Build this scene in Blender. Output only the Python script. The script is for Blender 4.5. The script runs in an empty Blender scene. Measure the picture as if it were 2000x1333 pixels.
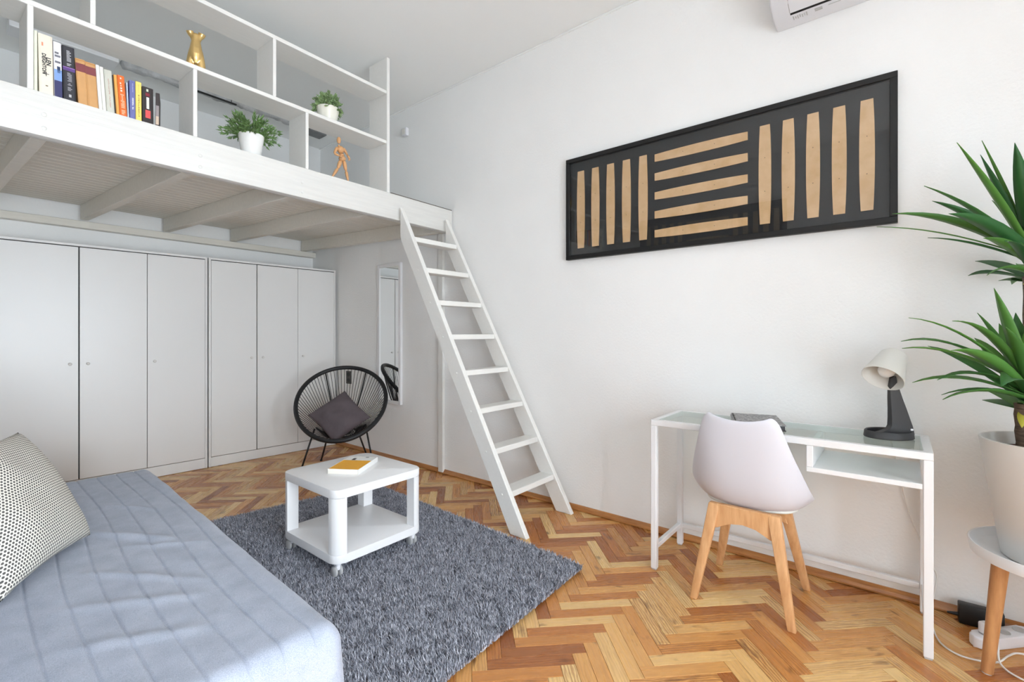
import bpy, bmesh, math, random
import numpy as np
from mathutils import Vector, Matrix, Euler, noise as mnoise

SC = bpy.context.scene
COL = SC.collection
PI = math.pi
random.seed(7)

# ------------------------------------------------------------------ camera
cd = bpy.data.cameras.new('camera')
cam = bpy.data.objects.new('camera', cd)
COL.objects.link(cam)
cd.sensor_fit = 'HORIZONTAL'
cd.sensor_width = 36.0
cd.lens = 36.0 * 925 / 2000
cd.shift_y = -15.5 / 2000
cd.clip_start = 0.02
cam.location = (0, 0, 1.16)
cam.rotation_euler = (PI / 2, 0, -math.radians(50.7216))
SC.camera = cam

# ------------------------------------------------------------------ light
world = bpy.data.worlds.new('daylight')
SC.world = world
world.use_nodes = True
wn = world.node_tree
wn.nodes['Background'].inputs[0].default_value = (0.80, 0.90, 1.0, 1)
wn.nodes['Background'].inputs[1].default_value = 2.0

XW, XL = 2.68, -0.65            # right and left wall planes
YB, YU, YF = 5.06, 4.90, -1.60  # back wall, back wall above the loft, window wall
ZC = 3.17                       # ceiling
WINDOWS = [(-0.62, 0.20), (0.40, 1.22)]   # window openings along x
WZ0, WZ1 = 0.22, 2.15
WALLT = 0.50                    # depth of the window reveals

def area(name, loc, rot, sx, sy, energy, col):
    l = bpy.data.lights.new(name, 'AREA')
    l.shape = 'RECTANGLE'
    l.size, l.size_y = sx, sy
    l.energy = energy
    l.color = col
    l.spread = math.radians(165)
    o = bpy.data.objects.new(name, l)
    COL.objects.link(o)
    o.location = loc
    o.rotation_euler = rot
    return o
for i, (a, b) in enumerate(WINDOWS):
    area('window_daylight', ((a + b) / 2, YF - WALLT - 0.10, (WZ0 + WZ1) / 2), (PI / 2 + math.radians(0), 0, math.radians(10)),
         b - a, WZ1 - WZ0, 110, (0.84, 0.893, 1.0))

SC.view_settings.view_transform = 'Standard'
SC.view_settings.look = 'None'
SC.view_settings.gamma = 1.0
SC.view_settings.use_curve_mapping = False
SC.view_settings.exposure = 0.0
SC.cycles.max_bounces = 10
SC.cycles.diffuse_bounces = 6
SC.cycles.glossy_bounces = 4
SC.cycles.use_adaptive_sampling = True
SC.cycles.adaptive_threshold = 0.08
SC.cycles.transmission_bounces = 8
SC.cycles.transparent_max_bounces = 12

# ------------------------------------------------------------------ materials
def lin(c):
    return tuple(((v / 255) / 12.92 if v / 255 <= 0.04045 else ((v / 255 + 0.055) / 1.055) ** 2.4) for v in c) + (1,)

class NT:
    def __init__(self, m):
        self.t = m.node_tree
        self.b = self.t.nodes['Principled BSDF']
        self.out = self.t.nodes['Material Output']
    def n(self, typ, **kw):
        nd = self.t.nodes.new(typ)
        for k, v in kw.items():
            if k[0] == '_':
                nd.inputs[int(k[1:])].default_value = v
            else:
                setattr(nd, k, v)
        return nd
    def l(self, a, b):
        self.t.links.new(a, b)
    def math(self, op, a, b=None, c=None):
        nd = self.t.nodes.new('ShaderNodeMath')
        nd.operation = op
        for i, v in enumerate((a, b, c)):
            if v is None:
                continue
            if isinstance(v, (int, float)):
                nd.inputs[i].default_value = v
            else:
                self.l(v, nd.inputs[i])
        return nd.outputs[0]
    def ramp(self, fac, stops):
        nd = self.t.nodes.new('ShaderNodeValToRGB')
        r = nd.color_ramp
        while len(r.elements) < len(stops):
            r.elements.new(0.5)
        for e, (p, c) in zip(r.elements, stops):
            e.position = p
            e.color = c
        self.l(fac, nd.inputs[0])
        return nd.outputs[0]
    def bump(self, h, strength, dist):
        nd = self.n('ShaderNodeBump')
        nd.inputs['Strength'].default_value = strength
        nd.inputs['Distance'].default_value = dist
        self.l(h, nd.inputs['Height'])
        self.l(nd.outputs[0], self.b.inputs['Normal'])
    def mix(self, fac, a, b, blend='MIX'):
        nd = self.n('ShaderNodeMix', data_type='RGBA', blend_type=blend)
        for i, v in ((0, fac), (6, a), (7, b)):
            if isinstance(v, (int, float, tuple)):
                nd.inputs[i].default_value = v
            else:
                self.l(v, nd.inputs[i])
        return nd.outputs[2]

MATS = {}
def mat(name, rgb, rough=0.5, metal=0.0, coat=0.0, bump=None, vary=0.0, vscale=8.0, spec=None, stretch=None):
    """plain procedural material: base colour broken up by noise, optional fine relief"""
    m = bpy.data.materials.new(name)
    m.use_nodes = True
    t = NT(m)
    c = lin(rgb)
    t.b.inputs['Roughness'].default_value = rough
    t.b.inputs['Metallic'].default_value = metal
    t.b.inputs['Coat Weight'].default_value = coat
    if spec is not None:
        t.b.inputs['Specular IOR Level'].default_value = spec
    tc = t.n('ShaderNodeTexCoord')
    vec = tc.outputs['Object']
    if stretch:
        mp = t.n('ShaderNodeMapping')
        mp.inputs['Scale'].default_value = stretch
        t.l(vec, mp.inputs[0])
        vec = mp.outputs[0]
    if vary:
        nz = t.n('ShaderNodeTexNoise', _2=vscale, _3=4.0)
        t.l(vec, nz.inputs[0])
        k = 1 - vary
        d = (c[0] * k, c[1] * k, c[2] * k, 1)
        u = tuple(min(1, v * (1 + vary * .5)) for v in c[:3]) + (1,)
        t.l(t.ramp(nz.outputs[0], [(0.3, d), (0.7, u)]), t.b.inputs['Base Color'])
    else:
        t.b.inputs['Base Color'].default_value = c
    if bump:
        sc, st, di = bump
        nz = t.n('ShaderNodeTexNoise', _2=sc, _3=5.0)
        t.l(vec, nz.inputs[0])
        t.bump(nz.outputs[0], st, di)
    MATS[name] = m
    return m

mat('plaster', (246, 246, 245), 0.75, bump=(75, 0.35, 0.004), vary=0.02, vscale=2)
mat('ceiling_paint', (246, 246, 244), 0.85, bump=(40, 0.1, 0.003))
mat('white_paint', (232, 231, 227), 0.38, bump=(30, 0.12, 0.002), vary=0.02, stretch=(1, 8, 8))
mat('beam_paint', (226, 225, 221), 0.36, bump=(9, 0.5, 0.004), vary=0.05, stretch=(0.4, 7, 7))
mat('board_paint', (232, 228, 218), 0.55, bump=(18, 0.2, 0.002), vary=0.04, stretch=(0.5, 6, 6))
mat('wardrobe_white', (234, 233, 231), 0.33, bump=(180, 0.03, 0.0005))
mat('wardrobe_dark', (70, 70, 72), 0.7)
mat('metal_white', (234, 234, 235), 0.32)
mat('plastic_white', (232, 232, 236), 0.30)
mat('shell_white', (212, 212, 220), 0.34)
mat('lacquer_white', (238, 238, 239), 0.34)
mat('black_frame', (12, 12, 13), 0.5)
mat('black_mount', (38, 38, 40), 0.85)
mat('black_cord', (30, 30, 32), 0.5, bump=(220, 0.3, 0.002))
mat('black_metal', (24, 24, 26), 0.45)
mat('black_plastic', (18, 18, 19), 0.4)
mat('dark_grey_plastic', (58, 58, 60), 0.55)
mat('lamp_white', (228, 226, 220), 0.5)
mat('bulb', (250, 248, 245), 0.25)
mat('steel', (170, 170, 172), 0.3, metal=1.0)
mat('screw', (120, 100, 80), 0.5, metal=0.6)
mat('gold', (240, 206, 140), 0.30, metal=1.0, bump=(30, 0.25, 0.01))
mat('dummy_wood', (214, 162, 112), 0.45, vary=0.12, stretch=(3, 3, 1))
mat('ceramic', (240, 240, 238), 0.2)
mat('ceramic_matt', (226, 224, 220), 0.55)
mat('cream_pot', (236, 234, 222), 0.35)
mat('soil', (92, 36, 22), 0.95, bump=(60, 0.8, 0.01), vary=0.4, vscale=60)
mat('cushion_dark', (98, 88, 92), 0.95, bump=(9, 0.35, 0.03), vary=0.16, vscale=10)
mat('cushion_blue', (120, 132, 146), 0.95, bump=(300, 0.2, 0.001))
mat('grey_foil', (198, 198, 198), 0.5, bump=(16, 0.9, 0.03), vary=0.35, vscale=9)
mat('dark_box', (138, 138, 138), 0.6, vary=0.2)
mat('deck_edge', (96, 88, 82), 0.8)
mat('paper', (238, 234, 224), 0.8, bump=(240, 0.2, 0.001), stretch=(1, 1, 6))
mat('rubber_grey', (190, 190, 190), 0.45)
mat('cable_white', (236, 234, 230), 0.45)
mat('foliage_a', (110, 142, 84), 0.5, vary=0.35, vscale=25)
mat('foliage_b', (146, 172, 120), 0.5, vary=0.4, vscale=25)
mat('stem_green', (84, 120, 52), 0.5)
mat('yellow_leaf', (196, 186, 70), 0.5)
mat('socket_dark', (74, 70, 66), 0.4)
mat('outside_frame', (236, 236, 234), 0.4)

def wood(name, light, dark, rough=0.4, scale=(2, 18, 18), coat=0.0):
    m = bpy.data.materials.new(name)
    m.use_nodes = True
    t = NT(m)
    tc = t.n('ShaderNodeTexCoord')
    mp = t.n('ShaderNodeMapping')
    mp.inputs['Scale'].default_value = scale
    t.l(tc.outputs['Object'], mp.inputs[0])
    nz = t.n('ShaderNodeTexNoise', _2=4.0, _3=6.0, _4=0.6)
    t.l(mp.outputs[0], nz.inputs[0])
    t.l(t.ramp(nz.outputs[0], [(0.32, lin(dark)), (0.68, lin(light))]), t.b.inputs['Base Color'])
    t.b.inputs['Roughness'].default_value = rough
    t.b.inputs['Coat Weight'].default_value = coat
    t.bump(nz.outputs[0], 0.12, 0.001)
    MATS[name] = m
wood('beech', (226, 178, 128), (202, 148, 98), 0.42, (14, 14, 2))
wood('oak_leg', (206, 152, 100), (176, 122, 76), 0.45, (14, 14, 2))
wood('slat_birch', (230, 192, 150), (214, 172, 124), 0.5, (3, 3, 3))
wood('baseboard_wood', (196, 136, 76), (158, 98, 48), 0.3, (20, 2, 20), 0.3)
wood('bark', (120, 100, 82), (70, 56, 46), 0.9, (8, 8, 40))

def parquet_material():
    m = bpy.data.materials.new('parquet')
    m.use_nodes = True
    t = NT(m)
    oi = t.n('ShaderNodeObjectInfo')
    ge = t.n('ShaderNodeNewGeometry')
    r = t.math('FRACT', t.math('ADD', oi.outputs['Random'], ge.outputs['Random Per Island']))
    r2 = t.math('FRACT', t.math('MULTIPLY', r, 17.31))
    r3 = t.math('FRACT', t.math('MULTIPLY', r, 71.7))
    uv = t.n('ShaderNodeUVMap', uv_map='uv')
    off = t.n('ShaderNodeCombineXYZ')
    t.l(t.math('MULTIPLY', r2, 37.0), off.inputs[0])
    t.l(t.math('MULTIPLY', r3, 23.0), off.inputs[1])
    t.l(t.math('MULTIPLY', r, 11.0), off.inputs[2])
    ad = t.n('ShaderNodeVectorMath', operation='ADD')
    t.l(uv.outputs[0], ad.inputs[0])
    t.l(off.outputs[0], ad.inputs[1])
    base = t.ramp(r, [(0.0, lin((146, 86, 46))), (0.18, lin((188, 120, 62))), (0.40, lin((210, 146, 80))),
                      (0.65, lin((226, 172, 104))), (1.0, lin((240, 204, 140)))])
    # growth rings: bands across the block, bent along it
    mp = t.n('ShaderNodeMapping')
    mp.inputs['Scale'].default_value = (2.2, 9, 1)
    t.l(ad.outputs[0], mp.inputs[0])
    wv = t.n('ShaderNodeTexWave', bands_direction='Y')
    wv.inputs['Scale'].default_value = 3.0
    wv.inputs['Distortion'].default_value = 9.0
    wv.inputs['Detail'].default_value = 3.0
    wv.inputs['Detail Scale'].default_value = 1.2
    t.l(mp.outputs[0], wv.inputs[0])
    amp = t.math('MULTIPLY', t.math('MULTIPLY', t.math('POWER', r2, 1.6), 0.75), wv.outputs['Fac'])
    c1 = t.mix(amp, base, lin((142, 78, 36)))
    # long fibre streaks
    mp2 = t.n('ShaderNodeMapping')
    mp2.inputs['Scale'].default_value = (4, 60, 1)
    t.l(ad.outputs[0], mp2.inputs[0])
    nz = t.n('ShaderNodeTexNoise', _2=2.0, _3=5.0)
    t.l(mp2.outputs[0], nz.inputs[0])
    c2 = t.mix(t.ramp(nz.outputs[0], [(0.42, (0, 0, 0, 1)), (0.80, (0.30, 0.30, 0.30, 1))]), c1, lin((120, 66, 30)))
    # dark heart-wood stains and knots
    mp3 = t.n('ShaderNodeMapping')
    mp3.inputs['Scale'].default_value = (9, 22, 1)
    t.l(ad.outputs[0], mp3.inputs[0])
    n3 = t.n('ShaderNodeTexNoise', _2=1.0, _3=3.0)
    t.l(mp3.outputs[0], n3.inputs[0])
    c3 = t.mix(t.ramp(n3.outputs[0], [(0.62, (0, 0, 0, 1)), (0.78, (0.75, 0.75, 0.75, 1))]), c2, lin((84, 44, 22)))
    t.l(c3, t.b.inputs['Base Color'])
    rr = t.math('ADD', t.math('MULTIPLY', nz.outputs[0], 0.12), 0.22)
    t.l(rr, t.b.inputs['Roughness'])
    t.bump(nz.outputs[0], 0.06, 0.001)
    MATS['parquet'] = m
parquet_material()

def rug_material():
    m = bpy.data.materials.new('rug_pile')
    m.use_nodes = True
    t = NT(m)
    ge = t.n('ShaderNodeNewGeometry')
    c = t.ramp(ge.outputs['Random Per Island'], [(0.0, lin((98, 100, 110))), (0.25, lin((144, 146, 156))), (0.7, lin((178, 180, 190))), (1.0, lin((214, 215, 224)))])
    t.l(c, t.b.inputs['Base Color'])
    t.b.inputs['Roughness'].default_value = 0.9
    t.b.inputs['Specular IOR Level'].default_value = 0.2
    MATS['rug_pile'] = m
rug_material()
mat('rug_base', (104, 105, 110), 1.0)

def sofa_fabric():
    m = bpy.data.materials.new('sofa_fabric')
    m.use_nodes = True
    t = NT(m)
    tc = t.n('ShaderNodeTexCoord')
    nz = t.n('ShaderNodeTexNoise', _2=520.0, _3=2.0)
    t.l(tc.outputs['Object'], nz.inputs[0])
    n2 = t.n('ShaderNodeTexNoise', _2=14.0, _3=5.0)
    t.l(tc.outputs['Object'], n2.inputs[0])
    f = t.math('ADD', t.math('MULTIPLY', nz.outputs[0], 0.65), t.math('MULTIPLY', n2.outputs[0], 0.35))
    t.l(t.ramp(f, [(0.36, lin((152, 160, 176))), (0.64, lin((184, 191, 206)))]), t.b.inputs['Base Color'])
    t.b.inputs['Roughness'].default_value = 0.95
    t.b.inputs['Sheen Weight'].default_value = 0.15
    t.b.inputs['Specular IOR Level'].default_value = 0.2
    t.bump(nz.outputs[0], 0.15, 0.001)
    MATS['sofa_fabric'] = m
sofa_fabric()

def dotted_fabric():
    m = bpy.data.materials.new('dotted_fabric')
    m.use_nodes = True
    t = NT(m)
    uv = t.n('ShaderNodeUVMap', uv_map='uv')
    sp = t.n('ShaderNodeSeparateXYZ')
    t.l(uv.outputs[0], sp.inputs[0])
    S = 106.0
    x = t.math('MULTIPLY', sp.outputs[0], S)
    y = t.math('MULTIPLY', sp.outputs[1], S)
    def lattice(ox, oy):
        fx = t.math('SUBTRACT', t.math('FRACT', t.math('ADD', x, ox)), 0.5)
        fy = t.math('SUBTRACT', t.math('FRACT', t.math('ADD', t.math('DIVIDE', y, 1.732), oy)), 0.5)
        fy = t.math('MULTIPLY', fy, 1.732)
        return t.math('SQRT', t.math('ADD', t.math('MULTIPLY', fx, fx), t.math('MULTIPLY', fy, fy)))
    d = t.math('MINIMUM', lattice(0, 0), lattice(0.5, 0.5))
    c = t.ramp(d, [(0.30, lin((86, 84, 82))), (0.37, lin((226, 222, 212)))])
    t.l(c, t.b.inputs['Base Color'])
    t.b.inputs['Roughness'].default_value = 0.95
    t.bump(d, 0.4, 0.003)
    MATS['dotted_fabric'] = m
dotted_fabric()

def leaf_material(name, a, b):
    m = bpy.data.materials.new(name)
    m.use_nodes = True
    t = NT(m)
    oi = t.n('ShaderNodeObjectInfo')
    tc = t.n('ShaderNodeTexCoord')
    uv = t.n('ShaderNodeUVMap', uv_map='uv')
    sp = t.n('ShaderNodeSeparateXYZ')
    t.l(uv.outputs[0], sp.inputs[0])
    st = t.math('SINE', t.math('MULTIPLY', sp.outputs[1], 90.0))
    f = t.math('ADD', t.math('MULTIPLY', oi.outputs['Random'], 0.8), t.math('MULTIPLY', st, 0.08))
    t.l(t.ramp(f, [(0.05, lin(a)), (0.9, lin(b))]), t.b.inputs['Base Color'])
    t.b.inputs['Roughness'].default_value = 0.5
    t.b.inputs['Specular IOR Level'].default_value = 0.35
    MATS[name] = m
leaf_material('yucca_leaf', (44, 92, 46), (96, 146, 62))

def thin_glass(name, tint, ior=1.5, extra=0.0):
    m = bpy.data.materials.new(name)
    m.use_nodes = True
    t = NT(m)
    t.t.nodes.remove(t.b)
    fr = t.n('ShaderNodeFresnel')
    fr.inputs[0].default_value = ior
    tr = t.n('ShaderNodeBsdfTransparent')
    tr.inputs[0].default_value = tint
    gl = t.n('ShaderNodeBsdfGlossy')
    gl.inputs['Roughness'].default_value = 0.01
    mx = t.n('ShaderNodeMixShader')
    ge = t.n('ShaderNodeNewGeometry')
    t.l(t.math('MULTIPLY', t.math('ADD', fr.outputs[0], extra), t.math('SUBTRACT', 1.0, ge.outputs['Backfacing'])), mx.inputs[0])
    t.l(tr.outputs[0], mx.inputs[1])
    t.l(gl.outputs[0], mx.inputs[2])
    t.l(mx.outputs[0], t.out.inputs[0])
    MATS[name] = m
thin_glass('glass_clear', (0.97, 0.99, 0.98, 1))
thin_glass('picture_glass', (0.96, 0.97, 0.97, 1), 1.62)
thin_glass('glass_green', (0.90, 0.955, 0.93, 1), 1.45)
mat('mirror_glass', (238, 240, 240), 0.02, metal=1.0)

# ------------------------------------------------------------------ mesh helpers
class MB:
    """collects shapes in one bmesh; build() links it as ONE mesh object"""
    def __init__(self):
        self.bm = bmesh.new()
    def box(self, x0, x1, y0, y1, z0, z1, bev=0.0, seg=2, M=None):
        bm = self.bm
        vs = [bm.verts.new((x, y, z)) for z in (z0, z1) for y in (y0, y1) for x in (x0, x1)]
        fs = [bm.faces.new([vs[i] for i in f]) for f in ((0, 2, 3, 1), (4, 5, 7, 6), (0, 1, 5, 4), (2, 6, 7, 3), (0, 4, 6, 2), (1, 3, 7, 5))]
        if M is not None:
            bmesh.ops.transform(bm, matrix=M, verts=vs)
        if bev:
            es = {e for f in fs for e in f.edges}
            bmesh.ops.bevel(bm, geom=list(es), offset=bev, segments=seg, affect='EDGES', profile=0.5)
        return self
    def hexa(self, pts, bev=0.0, seg=2):
        """8 corners: bottom 4 counter-clockwise, then top 4"""
        bm = self.bm
        vs = [bm.verts.new(p) for p in pts]
        fs = [bm.faces.new([vs[i] for i in f]) for f in ((3, 2, 1, 0), (4, 5, 6, 7), (0, 1, 5, 4), (1, 2, 6, 5), (2, 3, 7, 6), (3, 0, 4, 7))]
        if bev:
            es = {e for f in fs for e in f.edges}
            bmesh.ops.bevel(bm, geom=list(es), offset=bev, segments=seg, affect='EDGES', profile=0.5)
        return self
    def tube(self, pts, rad, n=8, closed=False, caps=True):
        bm = self.bm
        pts = [Vector(p) for p in pts]
        N = len(pts)
        rad = rad if isinstance(rad, (list, tuple)) else [rad] * N
        rings = []
        prev = None
        for i, p in enumerate(pts):
            if closed:
                d = pts[(i + 1) % N] - pts[i - 1]
            else:
                d = pts[min(i + 1, N - 1)] - pts[max(i - 1, 0)]
            d.normalize()
            if prev is None:
                a = d.orthogonal().normalized()
            else:
                a = prev - d * prev.dot(d)
                a = a.normalized() if a.length > 1e-6 else d.orthogonal().normalized()
            prev = a
            b = d.cross(a)
            rings.append([bm.verts.new(p + (a * math.cos(2 * PI * k / n) + b * math.sin(2 * PI * k / n)) * rad[i]) for k in range(n)])
        for i in range(N if closed else N - 1):
            r0, r1 = rings[i], rings[(i + 1) % N]
            s = 0
            if closed and i == N - 1:      # match the seam
                s = min(range(n), key=lambda q: (r1[q].co - r0[0].co).length)
            for k in range(n):
                bm.faces.new((r0[k], r0[(k + 1) % n], r1[(k + 1 + s) % n], r1[(k + s) % n]))
        if caps and not closed:
            bm.faces.new(rings[0][::-1])
            bm.faces.new(rings[-1])
        return self
    def lathe(self, prof, n=32, M=None, arc=None):
        """prof: list of (r, z); closed solid of revolution about z"""
        bm = self.bm
        rings, vs = [], []
        for r, z in prof:
            if r < 1e-6:
                v = bm.verts.new((0, 0, z))
                rings.append([v])
                vs.append(v)
            else:
                ring = [bm.verts.new((r * math.cos(2 * PI * k / n), r * math.sin(2 * PI * k / n), z)) for k in range(n)]
                rings.append(ring)
                vs += ring
        for a, b in zip(rings, rings[1:]):
            for k in range(n):
                q = [a[k % len(a)], a[(k + 1) % len(a)], b[(k + 1) % len(b)], b[k % len(b)]]
                q2 = []
                for v in q:
                    if v not in q2:
                        q2.append(v)
                if len(q2) > 2:
                    bm.faces.new(q2)
        if M is not None:
            bmesh.ops.transform(bm, matrix=M, verts=vs)
        return self
    def ball(self, c, r, n=12, M=None):
        prof = [(r * math.sin(PI * i / n), -r * math.cos(PI * i / n)) for i in range(n + 1)]
        prof[0] = (0, -r)
        prof[-1] = (0, r)
        T = Matrix.Translation(c)
        return self.lathe(prof, n + 4, T @ M if M is not None else T)
    def prism(self, outline, d0, d1, axis='z', bev=0.0, seg=2):
        """outline: (u, v) polygon extruded along axis from d0 to d1"""
        bm = self.bm
        mk = {'z': lambda u, v, d: (u, v, d), 'y': lambda u, v, d: (u, d, v), 'x': lambda u, v, d: (d, u, v)}[axis]
        a = [bm.verts.new(mk(u, v, d0)) for u, v in outline]
        b = [bm.verts.new(mk(u, v, d1)) for u, v in outline]
        n = len(a)
        f0 = bm.faces.new(a[::-1])
        f1 = bm.faces.new(b)
        for i in range(n):
            bm.faces.new((a[i], a[(i + 1) % n], b[(i + 1) % n], b[i]))
        if bev:
            bmesh.ops.bevel(bm, geom=list(f0.edges) + list(f1.edges), offset=bev, segments=seg, affect='EDGES', profile=0.5)
        return self
    def build(self, name, material, parent=None, smooth=None, local=False):
        bmesh.ops.recalc_face_normals(self.bm, faces=self.bm.faces)
        me = bpy.data.meshes.new(name)
        self.bm.to_mesh(me)
        self.bm.free()
        return link(name, me, material, parent, smooth, local)

def chain(o):
    M = o.matrix_basis.copy()
    while o.parent:
        o = o.parent
        M = o.matrix_basis @ M
    return M

def link(name, me, material, parent=None, smooth=None, local=False):
    """meshes are modelled in world coordinates unless local=True"""
    if parent is not None and not local:
        me.transform(chain(parent).inverted())
    if material:
        me.materials.append(MATS[material])
    if smooth is not None:
        me.polygons.foreach_set('use_smooth', [True] * len(me.polygons))
        if smooth < 180:
            me.set_sharp_from_angle(angle=math.radians(smooth))
    o = bpy.data.objects.new(name, me)
    COL.objects.link(o)
    if parent is not None:
        o.parent = parent
    return o

def raw(name, verts, faces, material, parent=None, smooth=None, local=False, uvs=None):
    me = bpy.data.meshes.new(name)
    me.from_pydata([tuple(v) for v in verts], [], faces)
    if uvs is not None:
        lay = me.uv_layers.new(name='uv')
        for lp in me.loops:
            lay.data[lp.index].uv = uvs[lp.vertex_index]
    me.update()
    return link(name, me, material, parent, smooth, local)

def tag(o, label, cat, group=None, kind=None):
    if label:
        o['label'] = label
    if cat:
        o['category'] = cat
    if group:
        o['group'] = group
    if kind:
        o['kind'] = kind
    return o

def thing(name, label, cat, loc=(0, 0, 0), rotz=0.0, group=None):
    o = bpy.data.objects.new(name, None)
    COL.objects.link(o)
    o.empty_display_size = 0.1
    o.location = loc
    o.rotation_euler = (0, 0, rotz)
    return tag(o, label, cat, group)

def struct(o):
    o['kind'] = 'structure'
    return o

def bez(p0, p1, p2, n):
    p0, p1, p2 = Vector(p0), Vector(p1), Vector(p2)
    return [(1 - t) ** 2 * p0 + 2 * t * (1 - t) * p1 + t * t * p2 for t in [i / n for i in range(n + 1)]]

def smoothpath(pts, n=6):
    """Catmull-Rom through the points"""
    P = [Vector(p) for p in pts]
    P = [2 * P[0] - P[1]] + P + [2 * P[-1] - P[-2]]
    out = []
    for i in range(1, len(P) - 2):
        a, b, c, d = P[i - 1:i + 3]
        for k in range(n):
            t = k / n
            out.append(0.5 * ((2 * b) + (c - a) * t + (2 * a - 5 * b + 4 * c - d) * t * t + (3 * b - a - 3 * c + d) * t ** 3))
    out.append(P[-2])
    return out

def rrect(x0, x1, y0, y1, r, n=6):
    out = []
    for cx, cy, a0 in ((x1 - r, y1 - r, 0), (x0 + r, y1 - r, 90), (x0 + r, y0 + r, 180), (x1 - r, y0 + r, 270)):
        for k in range(n + 1):
            a = math.radians(a0 + 90 * k / n)
            out.append((cx + r * math.cos(a), cy + r * math.sin(a)))
    return out

def text_mesh(body, size):
    cu = bpy.data.curves.new('lettering', 'FONT')
    cu.body = body
    cu.size = size
    cu.align_x = 'CENTER'
    cu.align_y = 'CENTER'
    cu.extrude = 0.0001
    cu.offset = size * 0.035
    cu.resolution_u = 2
    o = bpy.data.objects.new('lettering', cu)
    COL.objects.link(o)
    dg = bpy.context.evaluated_depsgraph_get()
    me = bpy.data.meshes.new_from_object(o.evaluated_get(dg))
    bpy.data.objects.remove(o)
    return me

# camera-frame axes, used only to lay the yucca, lamp and cushion out in room coordinates
AY = math.radians(50.7216)
FW = Vector((math.sin(AY), math.cos(AY), 0))
RT = Vector((math.cos(AY), -math.sin(AY), 0))
UP = Vector((0, 0, 1))

# ------------------------------------------------------------------ room shell
T = 0.12
m = MB(); m.box(XW, XW + T, YF, YB + T, 0, ZC); struct(m.build('wall_right', 'plaster'))
m = MB(); m.box(XL - T, XL, YF, YB + T, 0, ZC); struct(m.build('wall_left', 'plaster'))
m = MB(); m.box(XL, XW, YB, YB + T, 0, 2.185); struct(m.build('wall_back', 'plaster'))
m = MB(); m.box(XL, XW, YU, YB + T, 2.186, ZC); struct(m.build('wall_back_upper', 'plaster'))
m = MB(); m.box(XL - T, XW + T, YF - WALLT, YB + T, ZC, ZC + T); struct(m.build('ceiling', 'ceiling_paint'))
# window wall with two deep openings
m = MB()
xs = [XL - T] + [v for w in WINDOWS for v in w] + [XW + T]
for i in range(0, len(xs), 2):
    m.box(xs[i], xs[i + 1], YF - WALLT, YF, 0, ZC)
for a, b in WINDOWS:
    m.box(a, b, YF - WALLT, YF, 0, WZ0)
    m.box(a, b, YF - WALLT, YF, WZ1, ZC)
struct(m.build('wall_front', 'plaster'))
for i, (a, b) in enumerate(WINDOWS):
    w = bpy.data.objects.new('window_%d' % (i + 1), None)
    COL.objects.link(w)
    w.location = ((a + b) / 2, YF - WALLT, WZ0)
    struct(w)
    y0, y1 = YF - WALLT, YF - WALLT + 0.06
    f = MB()
    f.box(a, a + 0.06, y0, y1, WZ0, WZ1, 0.004); f.box(b - 0.06, b, y0, y1, WZ0, WZ1, 0.004)
    f.box(a + 0.06, b - 0.06, y0, y1, WZ0, WZ0 + 0.06, 0.004); f.box(a + 0.06, b - 0.06, y0, y1, WZ1 - 0.06, WZ1, 0.004)
    f.build('window_frame', 'outside_frame', w)
    c = (a + b) / 2
    f = MB(); f.box(c - 0.03, c + 0.03, y0, y1, WZ0 + 0.06, WZ1 - 0.06, 0.004); f.build('mullion', 'outside_frame', w)
    for x0, x1 in ((a + 0.06, c - 0.03), (c + 0.03, b - 0.06)):
        g = MB(); g.box(x0, x1, y0 + 0.028, y0 + 0.032, WZ0 + 0.06, WZ1 - 0.06); g.build('pane', 'glass_clear', w)
    f = MB(); f.box(a, b, y1, YF + 0.04, WZ0 - 0.0, WZ0 + 0.03, 0.006); f.build('window_sill', 'outside_frame', w)
# skirting along the right wall
m = MB()
m.prism([(XW, 0.003), (XW - 0.022, 0.003), (XW - 0.022, 0.010), (XW - 0.016, 0.022), (XW - 0.006, 0.034), (XW, 0.034)], YF, YB, 'y')
struct(m.build('baseboard_right', 'baseboard_wood'))
# thin plaster cove line where the right wall meets the ceiling
m = MB()
m.box(XW - 0.012, XW, YF, YU, ZC - 0.012, ZC - 0.001)
struct(m.build('trim_1', 'ceiling_paint'))
mat('screed', (60, 36, 20), 0.9)
m = MB(); m.box(XL - T, XW + T, YF - WALLT, YB + T, -0.10, -0.004)
floor = struct(m.build('floor', 'screed'))

# ------------------------------------------------------------------ herringbone parquet
BL, BW, GAP = 0.3076, 0.0541, 0.0009
AX = Vector((1, -1, 0)).normalized()
BX = Vector((1, 1, 0)).normalized()
ORG = Vector((1.207, 1.096, 0))
RUGQ = [(0.72, 1.14), (2.005, 1.195), (2.105, 3.045), (0.84, 3.235)]   # near left, near right, far right, far left

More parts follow.
